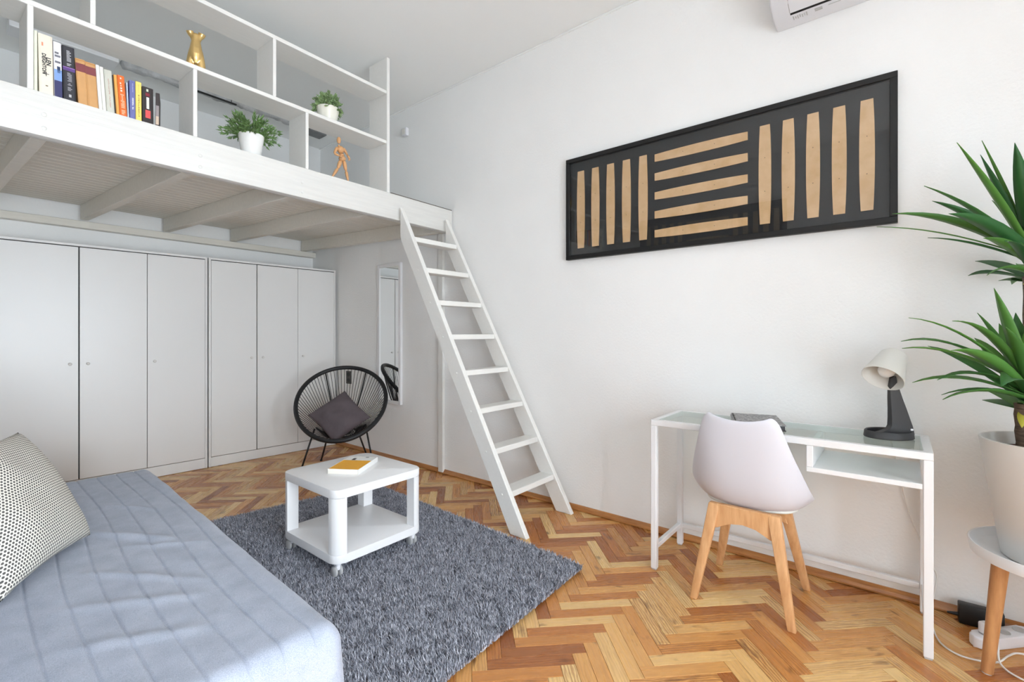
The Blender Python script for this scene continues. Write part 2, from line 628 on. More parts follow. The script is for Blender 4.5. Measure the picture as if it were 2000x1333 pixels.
def block_geo():
    h, hw = (BL - GAP) / 2, (BW - GAP) / 2
    c = 0.0007
    v = [(-h, -hw, -0.004), (h, -hw, -0.004), (h, hw, -0.004), (-h, hw, -0.004),
         (-h, -hw, -c), (h, -hw, -c), (h, hw, -c), (-h, hw, -c),
         (-h + c, -hw + c, 0), (h - c, -hw + c, 0), (h - c, hw - c, 0), (-h + c, hw - c, 0)]
    f = [(0, 1, 5, 4), (1, 2, 6, 5), (2, 3, 7, 6), (3, 0, 4, 7), (4, 5, 9, 8), (5, 6, 10, 9), (6, 7, 11, 10), (7, 4, 8, 11), (8, 9, 10, 11)]
    return v, f
BV, BF = block_geo()
def parquet():
    me = bpy.data.meshes.new('parquet_block')
    me.from_pydata(BV, [], BF)
    lay = me.uv_layers.new(name='uv')
    for lp in me.loops:
        v = BV[lp.vertex_index]
        lay.data[lp.index].uv = (v[0], v[1])
    me.materials.append(MATS['parquet'])
    me.update()
    blocks = []
    for i in range(-70, 110):
        for j in range(-14, 14):
            for k in (0, 1):
                if k == 0:
                    a, b, ang = BL / 2, BW / 2, -PI / 4
                else:
                    a, b, ang = BW / 2, BW + BL / 2, PI / 4
                a += i * BW + j * BL
                b += i * BW - j * BL
                p = ORG + AX * a + BX * b
                e = 0.13
                if not (XL - 0.1 < p.x < XW + 0.11 and YF - 0.1 < p.y < YB + 0.1):
                    continue
                d = p - Vector((0, 0, 1.16))
                dep = d.dot(FW)
                vis = False
                if dep > 0.3:
                    x = 1000 + 925 * d.dot(RT) / dep
                    y = 651 + 925 * 1.16 / dep
                    vis = -60 < x < 2060 and y < 1400
                    under_rug = 0.80 < p.x < 1.97 and 1.27 < p.y < 3.0
                    under_sofa = p.x < 0.72 and 1.0 < p.y < 3.3
                    hid = p.x < 0.95 and p.y < 1.1
                    if under_rug or under_sofa or hid or p.y > 4.62:
                        vis = False
                blocks.append((0 if vis else 1, dep, p, ang))
    blocks.sort(key=lambda q: (q[0], q[1]))
    rnd = random.Random(3)
    one = [q for q in blocks if q[0] == 0][:300]
    for _, _, p, ang in one:
        o = bpy.data.objects.new('parquet_block', me)
        COL.objects.link(o)
        o.parent = floor
        o.location = (p.x, p.y, rnd.uniform(-0.0005, 0.0004))
        o.rotation_euler = (0, 0, ang + (PI if rnd.random() < 0.5 else 0))
    ids = {id(q) for q in one}
    V, F, U = [], [], []
    for q in blocks:
        if id(q) in ids:
            continue
        p, ang = q[2], q[3]
        c, s = math.cos(ang), math.sin(ang)
        b0 = len(V)
        dz = rnd.uniform(-0.0005, 0.0004)
        for v in BV:
            V.append((p.x + c * v[0] - s * v[1], p.y + s * v[0] + c * v[1], v[2] + dz))
            U.append((v[0], v[1]))
        F += [tuple(b0 + i for i in f) for f in BF]
    o = raw('parquet_field', V, F, 'parquet', floor, uvs=U)
    o['kind'] = 'stuff'
parquet()

# ------------------------------------------------------------------ loft platform
# local frame: origin where the front beam meets the right wall, x runs along the beam, y towards the back wall
LYAW = math.radians(1.93)
loft = thing('loft_platform', 'white painted wooden loft platform with front beam and joists over the wardrobes', 'loft', (XW, 2.81, 0), LYAW)
LM = Matrix.Translation((XW, 2.81, 0)) @ Matrix.Rotation(LYAW, 4, 'Z')
def lx(X):   # world x of a point on the beam -> local x
    return (X - XW) / math.cos(LYAW)
LEND = lx(XL) + 0.09
BZ0, BZ1 = 1.972, 2.153
m = MB(); m.box(LEND, -0.012, 0, 0.06, BZ0, BZ1, 0.004); m.build('beam', 'beam_paint', loft, 30, True)
SL = 0.034      # the deck climbs a little towards the back wall
def slope_box(x0, x1, y0, y1, z0, z1, bev=0.0):
    return MB().hexa([(x0, y0, z0 + SL * y0), (x1, y0, z0 + SL * y0), (x1, y1, z0 + SL * y1), (x0, y1, z0 + SL * y1),
                      (x0, y0, z1 + SL * y0), (x1, y0, z1 + SL * y0), (x1, y1, z1 + SL * y1), (x0, y1, z1 + SL * y1)], bev, 1)
for X in (-0.27, 0.285, 0.83, 1.375, 1.92, 2.63):
    x = lx(X)
    w = 0.05
    slope_box(x - w / 2, x + w / 2, 0.061, 2.22, 1.974, 2.088, 0.003).build('joist', 'board_paint', loft, None, True)
NP = 27
py = 0.061
pw = (2.238 - 0.061) / NP
for i in range(NP):
    slope_box(LEND, -0.012, py + i * pw + 0.0030, py + (i + 1) * pw - 0.0030, 2.0885, 2.103, 0.004).build('plank', 'board_paint', loft, None, True)
slope_box(LEND, -0.012, 0.061, 2.0, 2.1035, 2.110).build('deck', 'white_paint', loft, None, True)
m = MB(); m.box(lx(2.06), -0.012, 0.004, 0.060, BZ1, BZ1 + 0.006); m.build('floor_edge', 'deck_edge', loft, None, True)
ledger = MB()
ledger.box(XL + 0.003, XW - 0.003, 4.985, YB - 0.002, 1.99, 2.045, 0.004)
ledger.build('ledger', 'board_paint', loft)
m = MB(); m.box(XW - 0.030, XW - 0.002, 2.905, 2.96, 0.012, 2.0, 0.004); m.build('post', 'white_paint', loft)
for X in (0.29, 0.86, 1.40):
    for z in (2.005, 2.062):
        p = LM @ Vector((lx(X), 0, z))
        b = MB()
        b.lathe([(0, -0.004), (0.009, -0.004), (0.009, 0.001), (0.006, 0.003), (0, 0.003)], 10, LM @ Matrix.Translation((lx(X), -0.001, z)) @ Matrix.Rotation(PI / 2, 4, 'X'))
        b.build('bolt', 'beam_paint', loft, 40)

# open shelf that forms the loft railing
rail = thing('railing_shelf', 'white open shelf standing on the loft edge as railing, holding books and plants', 'shelf', tuple(LM @ Vector((lx(1.1), 0.1, BZ1))), LYAW)
def rbox(name, X0, X1, z0, z1, y0=0.002, y1=0.20):
    m = MB()
    m.box(lx(X0), lx(X1), y0, y1, z0, z1, 0.002, 1)
    me = bpy.data.meshes.new(name)
    bmesh.ops.recalc_face_normals(m.bm, faces=m.bm.faces)
    m.bm.transform(LM)
    m.bm.to_mesh(me)
    m.bm.free()
    return link(name, me, 'white_paint', rail, 30)
ZM, ZT, TH = 2.515, 2.866, 0.022
rbox('end_panel', 2.018, 2.042, BZ1, 3.10, -0.004, 0.20)
rbox('middle_shelf', XL + 0.01, 2.018, ZM - TH, ZM)
rbox('top_shelf', XL + 0.01, 2.018, ZT - TH, ZT)
for X in (-0.33, 0.2505, 0.8385, 1.4325):
    rbox('divider', X - 0.0095, X + 0.0095, BZ1, ZM - TH)
for X in (-0.36, 0.4445, 1.237):
    rbox('divider', X - 0.0095, X + 0.0095, ZM, ZT - TH)

# ------------------------------------------------------------------ ladder
lad = thing('ladder', 'white painted wooden ladder with eight treads leaning against the loft beam', 'ladder', (2.35, 1.68, 0))
KS = 0.5535      # run per metre of rise
YT = 2.752       # plane of the beam face
def lad_x(side, z):   # inner face of a stringer at height z
    return (2.137 + 0.004 * z / 2.06) if side == 0 else (2.572 - 0.020 * z / 2.06)
for side, t in ((0, -0.034), (1, 0.034)):
    pts = []
    prof = [(1.616, 0.0), (1.735, 0.0), (YT + (0.012 if side else 0.0), 1.838), (YT + (0.012 if side else 0.0), 2.058)]
    m = MB()
    ins = [m.bm.verts.new((lad_x(side, z), y, z)) for y, z in prof]
    out = [m.bm.verts.new((lad_x(side, z) + t, y, z)) for y, z in prof]
    m.bm.faces.new(ins); m.bm.faces.new(out[::-1])
    for i in range(4):
        m.bm.faces.new((ins[i], ins[(i + 1) % 4], out[(i + 1) % 4], out[i]))
    bmesh.ops.bevel(m.bm, geom=list(m.bm.edges), offset=0.003, segments=1, affect='EDGES')
    st = m.build('stringer', 'white_paint', lad)
    for k in range(8):
        z = 0.234 + k * 0.2293 - 0.017
        y = 1.616 + KS * z + 0.06
        b = MB()
        b.lathe([(0, 0), (0.006, 0), (0.004, 0.0025), (0, 0.0025)], 8, Matrix.Translation((lad_x(side, z) + t, y, z)) @ Matrix.Rotation(-PI / 2 if side == 0 else PI / 2, 4, 'Y'))
        b.build('screw_head', 'white_paint', st)
for k in range(8):
    z1 = 0.234 + k * 0.2293
    z0 = z1 - 0.034
    y0 = 1.616 + KS * z1 + 0.003
    y1 = y0 + 0.105
    m = MB()
    m.hexa([(lad_x(0, z0), y0, z0), (lad_x(1, z0), y0, z0), (lad_x(1, z0), y1, z0), (lad_x(0, z0), y1, z0),
            (lad_x(0, z1), y0, z1), (lad_x(1, z1), y0, z1), (lad_x(1, z1), y1, z1), (lad_x(0, z1), y1, z1)], 0.003, 1)
    m.build('tread', 'white_paint', lad)

# ------------------------------------------------------------------ wardrobes
def wardrobe(label, x0, x1, ypos, knobs, depth=0.36):
    ang = math.radians(-2.85)
    w = (x1 - x0) / math.cos(ang)
    t = thing('wardrobe', label, 'wardrobe', (x1, ypos, 0), ang, 'white wardrobes under the loft')
    H, s = 1.812, 0.017
    def part(name, X0, X1, Y0, Y1, Z0, Z1, mt='wardrobe_white', bev=0.0015, par=t):
        m = MB(); m.box(X0, X1, Y0, Y1, Z0, Z1, bev, 1)
        return m.build(name, mt, par, None, True)
    part('side_panel', -w, -w + s, 0, depth, 0.002, H)
    part('side_panel', -s, 0, 0, depth, 0.002, H)
    part('top_panel', -w + s, -s, 0, depth, H - s, H)
    part('plinth', -w + s, -s, 0.004, 0.02, 0.002, 0.085)
    part('back_panel', -w + s, -s, depth - 0.008, depth, 0.09, H - s, 'wardrobe_dark')
    part('inner_frame', -w + s, -s, 0.022, 0.030, 0.09, H - s - 0.001, 'wardrobe_dark')
    d = (w - 2 * s) / 3
    for i in range(3):
        g = 0.0034 if i != 0 else 0.0075
        a = -w + s + i * d + 0.0018
        b = a + d - g
        z1 = H - s - 0.0065
        dr = part('door', a, b, 0.0, 0.018, 0.090, z1)
        kx = a + 0.045 if knobs[i] == 'l' else b - 0.045
        m = MB()
        m.lathe([(0, 0), (0.006, 0), (0.006, 0.010), (0.011, 0.014), (0.011, 0.019), (0.008, 0.022), (0, 0.022)], 14,
                Matrix.Translation((kx, 0, 0.935)) @ Matrix.Rotation(PI / 2, 4, 'X'))
        m.build('knob', 'ceramic_matt', dr, 40, True)
    return t
wardrobe('white three-door wardrobe on the left, its lower part hidden by the grey sofa', 0.262, 1.493, 4.6005, 'rll')
wardrobe('white three-door wardrobe on the right, standing behind the round string chair', 1.503, 2.654, 4.543, 'rll')

# ------------------------------------------------------------------ rug
def rug():
    t = thing('shag_rug', 'grey shag rug under the white trolley table, beside the sofa', 'rug', (1.42, 2.15, 0))
    q = [Vector((x, y, 0)) for x, y in RUGQ]
    def P(u, v):
        a = q[0].lerp(q[1], u)
        b = q[3].lerp(q[2], u)
        return a.lerp(b, v)
    n = 24
    V, F = [], []
    for k, z in ((0, 0.003), (1, 0.012)):
        for i in range(n + 1):
            for j in range(n + 1):
                p = P(0.012 + 0.976 * i / n, 0.010 + 0.980 * j / n)
                V.append((p.x, p.y, z))
    N = (n + 1) ** 2
    for i in range(n):
        for j in range(n):
            a = i * (n + 1) + j
            F.append((a, a + 1, a + n + 2, a + n + 1))
            F.append((N + a, N + a + n + 1, N + a + n + 2, N + a + 1))
    edge = [i * (n + 1) for i in range(n + 1)] + [n * (n + 1) + j for j in range(1, n + 1)] + [i * (n + 1) + n for i in range(n - 1, -1, -1)] + list(range(n - 1, 0, -1))
    for a, b in zip(edge, edge[1:] + edge[:1]):
        F.append((a, b, N + b, N + a))
    raw('backing', V, F, 'rug_base', t)
    rs = np.random.default_rng(5)
    M = 230000
    u, v = rs.random(M), rs.random(M)
    keep = u > 0.02
    u, v = u[keep], v[keep]
    M = len(u)
    Q = np.array([(p.x, p.y) for p in q])
    a = Q[0] * (1 - u)[:, None] + Q[1] * u[:, None]
    b = Q[3] * (1 - u)[:, None] + Q[2] * u[:, None]
    p = a * (1 - v)[:, None] + b * v[:, None]
    ang = rs.random(M) * 2 * PI
    # neighbouring strands lean the same way, in tufts
    ang = ang * 0.8 + (np.sin(p[:, 0] * 61 + 1.3 * np.sin(p[:, 1] * 37)) + np.cos(p[:, 1] * 57 + 2 * np.sin(p[:, 0] * 33))) * 0.9
    h = 0.018 + 0.012 * rs.random(M)
    lean = 0.006 + 0.018 * rs.random(M)
    w = 0.0014 + 0.0010 * rs.random(M)
    dx, dy = np.cos(ang), np.sin(ang)
    V = np.zeros((M, 5, 3))
    for k, (f, g, ww) in enumerate(((0.0, 0.0, 1), (0.0, 0.0, -1), (0.40, 0.62, 1), (0.40, 0.62, -1), (1.0, 1.0, 0))):
        V[:, k, 0] = p[:, 0] + dx * lean * f - dy * w * ww
        V[:, k, 1] = p[:, 1] + dy * lean * f + dx * w * ww
        V[:, k, 2] = 0.010 + h * g
    idx = np.arange(M)[:, None] * 5
    loops = np.concatenate([idx + np.array([0, 1, 3, 2]), idx + np.array([2, 3, 4])], axis=1).reshape(-1)
    me = bpy.data.meshes.new('pile')
    me.vertices.add(M * 5)
    me.vertices.foreach_set('co', V.reshape(-1))
    me.loops.add(M * 7)
    me.loops.foreach_set('vertex_index', loops.astype(np.int32))
    me.polygons.add(M * 2)
    st = np.empty((M, 2), np.int32)
    st[:, 0] = np.arange(M) * 7
    st[:, 1] = st[:, 0] + 4
    me.polygons.foreach_set('loop_start', st.reshape(-1))
    me.update(calc_edges=True)
    o = link('pile', me, 'rug_pile', t)
    o['kind'] = 'stuff'
rug()

# ------------------------------------------------------------------ sofa bed
SOFA_ROT = math.radians(-2.7)
sofa = thing('sofa_bed', 'grey-blue fabric sofa bed with a quilted loose cover in the foreground', 'sofa', (0.665, 1.085, 0), SOFA_ROT)
def sofa_cover():
    # rounded box in local coordinates: x -1.18..0, y 0..2.11, z 0.03..0.425; top quilted in strips along y
    X0, X1, Y0, Y1, Z0, Z1 = -0.72, 0.0, 0.0, 2.11, 0.035, 0.425
    r = 0.055
    bm = bmesh.new()
    def patch(o, du, dv, nu, nv):
        o, du, dv = Vector(o), Vector(du), Vector(dv)
        g = [[bm.verts.new(o + du * (i / nu) + dv * (j / nv)) for j in range(nv + 1)] for i in range(nu + 1)]
        for i in range(nu):
            for j in range(nv):
                bm.faces.new((g[i][j], g[i + 1][j], g[i + 1][j + 1], g[i][j + 1]))
    dx, dy, dz = X1 - X0, Y1 - Y0, Z1 - Z0
    NX, NY, NZ = 340, 180, 36
    patch((X0, Y0, Z1), (dx, 0, 0), (0, dy, 0), NX, NY)
    patch((X0, Y0, Z0), (dx, 0, 0), (0, 0, dz), NX, NZ)
    patch((X1, Y0, Z0), (0, dy, 0), (0, 0, dz), NY, NZ)
    patch((X0, Y1, Z0), (dx, 0, 0), (0, 0, dz), NX, NZ)
    patch((X0, Y0, Z0), (0, dy, 0), (0, 0, dz), NY, NZ)
    bmesh.ops.remove_doubles(bm, verts=bm.verts, dist=1e-5)
    def ridge(x, y, ax, ay, bx, by, w, h):
        a, d = Vector((ax, ay)), Vector((bx - ax, by - ay))
        p = Vector((x, y)) - a
        t = p.dot(d) / d.length_squared
        q = abs(p.x * d.y - p.y * d.x) / d.length
        env = max(0.0, 1 - (2 * t - 1) ** 2) if 0 < t < 1 else 0.0
        return h * env * math.exp(-(q / w) ** 2)
    for v in bm.verts:
        p = v.co.copy()
        c = Vector((min(max(p.x, X0 + r), X1 - r), min(max(p.y, Y0 + r), Y1 - r), min(p.z, Z1 - r)))
        d = p - c
        n = d.normalized() if d.length > 1e-9 else UP
        q = c + n * r if d.length > 1e-6 else p
        # softly sagging cover
        low = max(0.0, (Z1 - q.z) / (Z1 - Z0))
        s = 0.0
        top = max(0.0, n.z)
        pitch = 0.076
        xs = q.x + 0.010 * math.sin(q.y * 4 + q.x * 3)
        f = (xs / pitch) % 1.0
        e = min(f, 1 - f) * pitch
        s += top * (-0.0042 * math.exp(-(e / 0.0026) ** 2) + 0.0030 * math.sqrt(min(1, e / 0.034)))
        s += 0.007 * mnoise.noise((q.x * 3.1, q.y * 2.3, q.z * 3)) * (0.4 + low)
        s += 0.0025 * mnoise.noise((q.x * 14, q.y * 9, q.z * 9))
        if top > 0.5:
            for a in ((-0.40, 1.25, -0.13, 0.85, 0.020, 0.013), (-0.44, 0.85, -0.16, 0.48, 0.018, 0.009), (-0.50, 0.62, -0.18, 0.40, 0.020, 0.008),
                      (-0.30, 1.55, -0.10, 1.25, 0.016, 0.007), (-0.52, 0.40, -0.20, 0.22, 0.022, 0.008), (-0.33, 0.98, -0.07, 0.78, 0.014, 0.006)):
                s += ridge(q.x, q.y, *a) * 0.9
        else:
            s += (0.006 * math.sin(q.x * 23 + 2 * math.sin(q.z * 7)) + 0.012 * low * math.sin(q.x * 8 + q.y * 6 + 1)) * (1 - top) * (0.3 + low)
            if n.y < -0.5:     # seam line of the sewn panel on the end
                s -= 0.005 * math.exp(-((q.z - 0.275 - 0.02 * math.sin(q.x * 3)) / 0.006) ** 2)
                s -= 0.004 * math.exp(-((q.x + 0.165) / 0.005) ** 2) * (1 if q.z < 0.29 else 0)
        q += n * s
        q.x += 0.020 * low ** 1.4 * max(0, n.x) + 0.0
        q.y -= 0.020 * low ** 1.4 * max(0, -n.y)
        v.co = q
    me = bpy.data.meshes.new('seat_cover')
    bmesh.ops.recalc_face_normals(bm, faces=bm.faces)
    bm.to_mesh(me)
    bm.free()
    link('seat_cover', me, 'sofa_fabric', sofa, 180, True)
sofa_cover()
m = MB(); m.box(-1.24, -0.73, 0.02, 2.09, 0.06, 0.70, 0.07, 5); m.build('backrest', 'sofa_fabric', sofa, 60, True)
m = MB(); m.box(-0.70, -0.05, 0.06, 2.05, 0.0, 0.034); m.build('base', 'black_plastic', sofa, None, True)

# ------------------------------------------------------------------ cushions
def pillow(name, label, mt, center, u, v, half, thick, pinch=0.10, group=None, n=28, crease=0.0, uvscale=1.0, skew=False):
    u, v = Vector(u).normalized(), Vector(v)
    v = v.normalized() if skew else (v - u * v.dot(u)).normalized()
    w = u.cross(v).normalized()
    c = Vector(center)
    V, F, U = [], [], []
    for side in (1, -1):
        for i in range(n + 1):
            for j in range(n + 1):
                a, b = 2 * i / n - 1, 2 * j / n - 1
                a, b = math.copysign(abs(a) ** 0.85, a), math.copysign(abs(b) ** 0.85, b)
                k = (1 - a * a) * (1 - b * b)
                x = a * half * (1 - pinch * (1 - b * b) * abs(a) ** 2)
                y = b * half * (1 - pinch * (1 - a * a) * abs(b) ** 2)
                z = side * thick * (max(k, 0) ** 0.42)
                z += crease * mnoise.noise((x * 9 + side, y * 9, 3.0)) * (k ** 0.5)
                V.append(c + u * x + v * y + w * z)
                U.append((x * uvscale, y * uvscale))
    N = (n + 1) ** 2
    for i in range(n):
        for j in range(n):
            a = i * (n + 1) + j
            F.append((a, a + n + 1, a + n + 2, a + 1))
            F.append((N + a, N + a + 1, N + a + n + 2, N + a + n + 1))
    o = raw(name, V, F, mt, None, None, False, U)
    bm = bmesh.new()
    bm.from_mesh(o.data)
    bmesh.ops.remove_doubles(bm, verts=bm.verts, dist=1e-5)
    bmesh.ops.recalc_face_normals(bm, faces=bm.faces)
    bm.to_mesh(o.data)
    bm.free()
    o.data.polygons.foreach_set('use_smooth', [True] * len(o.data.polygons))
    return tag(o, label, 'cushion', group)
A0 = Vector((0.350, 2.222, 0.452))
U0 = Vector((-0.54, -0.84, 0)).normalized()
V0 = Vector((-0.154, 0.190, 0.345))
V0.normalize()
pillow('throw_cushion', 'white cushion with dark grey dots leaning on the sofa bed', 'dotted_fabric', A0 + U0 * 0.222 + V0 * 0.214, U0, V0, 0.222, 0.085, 0.07, n=36, crease=0.012, skew=True)
pillow('throw_cushion', 'plain blue-grey cushion almost hidden behind the dotted cushion', 'cushion_blue', (0.145, 2.90, 0.562), (0.05, 1, 0), (-0.12, 0, 0.9), 0.16, 0.06, 0.05)

# ------------------------------------------------------------------ trolley table
TX0, TX1, TY0, TY1 = 1.152, 1.662, 1.975, 2.495
TZ = 0.440
tro = thing('trolley_table', 'white square trolley table with lower shelf and casters on the grey rug', 'table', ((TX0 + TX1) / 2, (TY0 + TY1) / 2, 0.03))
m = MB(); m.prism(rrect(TX0, TX1, TY0, TY1, 0.05, 8), TZ - 0.040, TZ, 'z', 0.004); m.build('table_top', 'lacquer_white', tro, 35)
m = MB(); m.prism(rrect(TX0, TX1, TY0, TY1, 0.05, 8), 0.100, 0.140, 'z', 0.004); m.build('lower_shelf', 'lacquer_white', tro, 35)
for sx in (0, 1):
    for sy in (0, 1):
        cx = TX0 + 0.05 if sx == 0 else TX1 - 0.05
        cy = TY0 + 0.05 if sy == 0 else TY1 - 0.05
        ax = -1 if sx == 0 else 1
        ay = -1 if sy == 0 else 1
        out = [(cx + ax * 0.049 * math.cos(PI / 2 * k / 8), cy + ay * 0.049 * math.sin(PI / 2 * k / 8)) for k in range(9)]
        out += [(cx - ax * 0.010, cy + ay * 0.049), (cx - ax * 0.010, cy - ay * 0.010), (cx + ax * 0.049, cy - ay * 0.010)]
        m = MB(); m.prism(out, 0.1405, TZ - 0.0405, 'z'); m.build('leg', 'lacquer_white', tro, 35)
        # caster: fork and twin wheel
        wx, wy = cx + ax * 0.012, cy + ay * 0.012
        m = MB()
        m.lathe([(0, 0.082), (0.012, 0.082), (0.012, 0.100), (0, 0.100)], 12, Matrix.Translation((wx, wy, 0)))
        m.box(wx - 0.010, wx + 0.010, wy - 0.004, wy + 0.026, 0.060, 0.084, 0.004)
        cs = m.build('caster', 'plastic_white', tro, 40)
        for dx in (-0.013, 0.013):
            m = MB()
            m.lathe([(0, -0.007), (0.020, -0.007), (0.024, -0.004), (0.024, 0.004), (0.020, 0.007), (0, 0.007)], 20,
                    Matrix.Translation((wx + dx, wy + 0.012, 0.054)) @ Matrix.Rotation(PI / 2, 4, 'Y'))
            m.build('wheel', 'rubber_grey', cs, 40)

# book with a white and orange cover on the trolley
BKR = math.radians(33)
bk = thing('paperback', 'thick white paperback with a yellow-orange cover block lying on the trolley table', 'book', (1.425, 2.262, TZ), BKR)
for nm, z0, z1, mt, e in (('back_cover', 0.0, 0.0012, 'ceramic_matt', 0), ('pages', 0.0013, 0.0247, 'paper', 0.002), ('front_cover', 0.0248, 0.026, 'ceramic', 0)):
    m = MB(); m.box(-0.125 + e, 0.125 - e, -0.082 + e, 0.082 - e, z0, z1); m.build(nm, mt, bk, None, True)
m = MB(); m.box(-0.125, 0.125, -0.0835, -0.0822, 0.0, 0.026); m.build('spine', 'ceramic', bk, None, True)
mat('book_orange', (246, 178, 40), 0.5, vary=0.04)
m = MB(); m.box(-0.122, 0.045, -0.081, 0.076, 0.02605, 0.0263); m.build('cover_print', 'book_orange', bk, None, True)
m = MB(); m.box(0.052, 0.085, 0.018, 0.036, 0.02605, 0.0263); m.build('cover_mark', 'black_plastic', bk, None, True)
m = MB(); m.box(0.106, 0.116, -0.040, -0.022, 0.02605, 0.0263); m.build('cover_mark', 'black_plastic', bk, None, True)

# ------------------------------------------------------------------ round string chair
CH = thing('string_chair', 'round black string chair on thin legs between wardrobe and wall mirror', 'chair', (2.26, 3.77, 0), math.radians(-39))
RA, RB, RPHI, RZ = 0.372, 0.412, math.radians(42.3), 0.56
def ringpt(t, k=1.0):
    return Vector((RA * k * math.cos(t) * (1 + 0.05 * math.sin(t)), RB * k * math.sin(t) * math.cos(RPHI), RZ + RB * k * math.sin(t) * math.sin(RPHI)))
m = MB(); m.tube([ringpt(2 * PI * i / 72) for i in range(72)], 0.0185, 12, True); m.build('rim', 'black_cord', CH, 180, True)
def basept(t, r=0.115):
    return Vector((r * math.cos(t), r * math.sin(t) + 0.035, 0.285 + 0.02 * math.sin(t)))
m = MB(); m.tube([basept(2 * PI * i / 32) for i in range(32)], 0.008, 8, True); m.build('seat_ring', 'black_metal', CH, 180, True)
m = MB()
NS = 76
for i in range(NS):
    t = 2 * PI * (i + 0.5) / NS
    a, b = ringpt(t, 0.985), basept(t * 1.0)
    mid = (a + b) / 2
    mid.z -= 0.018
    m.tube(bez(a, mid, b, 4), 0.0026, 5, caps=False)
for i in range(26):     # woven cords closing the seat
    t = 2 * PI * i / 26
    m.tube([basept(t), basept(t + 2.3)], 0.0026, 5, caps=False)
co = m.build('cords', 'black_cord', CH, 180, True)
co['kind'] = 'stuff'
for t in (math.radians(62), math.radians(118)):
    m = MB()
    a, b = ringpt(t, 0.99), basept(t, 0.118)
    mid = (a + b) / 2 + Vector((0, 0.015, -0.05))
    m.tube(bez(a, mid, b, 8), 0.0065, 8); m.build('back_rod', 'black_metal', CH, 180, True)
for (tx, ty, tz), (fx, fy) in (((-0.21, -0.06, 0.345), (-0.31, -0.11)), ((-0.12, 0.10, 0.29), (-0.205, 0.20)), ((0.12, 0.10, 0.29), (0.20, 0.20)), ((0.20, -0.02, 0.36), (0.27, -0.06))):
    m = MB(); m.tube([(tx, ty, tz), (fx, fy, 0.006)], 0.0075, 8)
    lg = m.build('leg', 'black_metal', CH, 180, True)
    m = MB(); m.lathe([(0, 0.002), (0.011, 0.002), (0.011, 0.012), (0, 0.014)], 10, Matrix.Translation((fx, fy, 0))); m.build('foot', 'black_plastic', lg, 40, True)
for s in (-1, 1):
    m = MB()
    m.tube([(s * 0.20, -0.05, 0.35), (s * 0.13, 0.02, 0.275), (s * 0.12, 0.10, 0.29)], 0.0075, 8); m.build('strut', 'black_metal', CH, 180, True)
m = MB(); m.tube([(-0.20, -0.05, 0.35), (-0.1, -0.09, 0.272), (0.1, -0.09, 0.272), (0.20, -0.03, 0.355)], 0.0075, 8); m.build('strut', 'black_metal', CH, 180, True)
CM = Matrix.Translation((2.26, 3.77, 0)) @ Matrix.Rotation(math.radians(-39), 4, 'Z')
pu = (CM.to_3x3() @ Vector((0.95, 0.30, 0.02)))
pv = (CM.to_3x3() @ Vector((-0.28, 0.70, 0.62)))
ax1 = (pu.normalized() + pv.normalized())
ax2 = (pv.normalized() - pu.normalized())
pillow('throw_cushion', 'dark mauve-grey cushion lying cornerwise in the round string chair', 'cushion_dark', tuple(CM @ Vector((-0.015, -0.015, 0.437))), CM.to_3x3() @ Vector((0.76, 0.42, 0.50)), CM.to_3x3() @ Vector((-0.76, 0.40, 0.50)), 0.185, 0.072, 0.06, n=30, crease=0.03)

# ------------------------------------------------------------------ mirror, socket, sensor box
mi = thing('wall_mirror', 'narrow tall mirror in a thin white frame on the right wall', 'mirror', (XW, 3.62, 0.51))
y0, y1, z0, z1, fw_ = 3.465, 3.81, 0.512, 1.80, 0.030
XM0 = XW - 0.026
for nm, a in (('frame_side', (y0, y0 + fw_, z0, z1)), ('frame_side', (y1 - fw_, y1, z0, z1)), ('frame_rail', (y0 + fw_, y1 - fw_, z0, z0 + fw_)), ('frame_rail', (y0 + fw_, y1 - fw_, z1 - fw_, z1))):
    m = MB(); m.box(XM0, XW - 0.001, *a, 0.002, 1); m.build(nm, 'lacquer_white', mi)
m = MB(); m.box(XW - 0.018, XW - 0.010, y0 + fw_, y1 - fw_, z0 + fw_, z1 - fw_); m.build('glass', 'mirror_glass', mi)
so = thing('wall_socket', 'dark double wall socket seen through the cords of the string chair', 'socket', (XW, 4.33, 0.71))
m = MB(); m.box(XW - 0.010, XW - 0.001, 4.285, 4.375, 0.645, 0.775, 0.004); m.build('plate', 'socket_dark', so)
for z in (0.680, 0.740):
    m = MB(); m.lathe([(0, 0), (0.022, 0), (0.022, 0.003), (0.018, 0.003), (0.016, 0.001), (0, 0.001)], 16, Matrix.Translation((XW - 0.010, 4.33, z)) @ Matrix.Rotation(-PI / 2, 4, 'Y')); m.build('outlet', 'black_plastic', so, 40)
sw = thing('wall_sensor', 'small white sensor box high on the right wall above the loft', 'switch', (XW, 3.41, 2.96))  # a sensor in a small box, not a switch
m = MB(); m.box(XW - 0.035, XW - 0.001, 3.375, 3.435, 2.915, 2.985, 0.006); m.build('housing', 'plastic_white', sw, 40)
m = MB(); m.box(XW - 0.039, XW - 0.0355, 3.385, 3.425, 2.925, 2.975, 0.001); m.build('cover', 'lamp_white', sw)
s2 = thing('wall_socket', 'small white double socket on the right wall behind the wooden figure', 'socket', (XW, 3.98, 2.33))
m = MB(); m.box(XW - 0.012, XW - 0.001, 3.90, 4.04, 2.33, 2.41, 0.003); m.build('plate', 'plastic_white', s2)
for y in (3.935, 4.005):
    m = MB(); m.lathe([(0, 0), (0.018, 0), (0.018, 0.003), (0, 0.003)], 14, Matrix.Translation((XW - 0.012, y, 2.37)) @ Matrix.Rotation(-PI / 2, 4, 'Y')); m.build('outlet', 'dark_grey_plastic', s2)

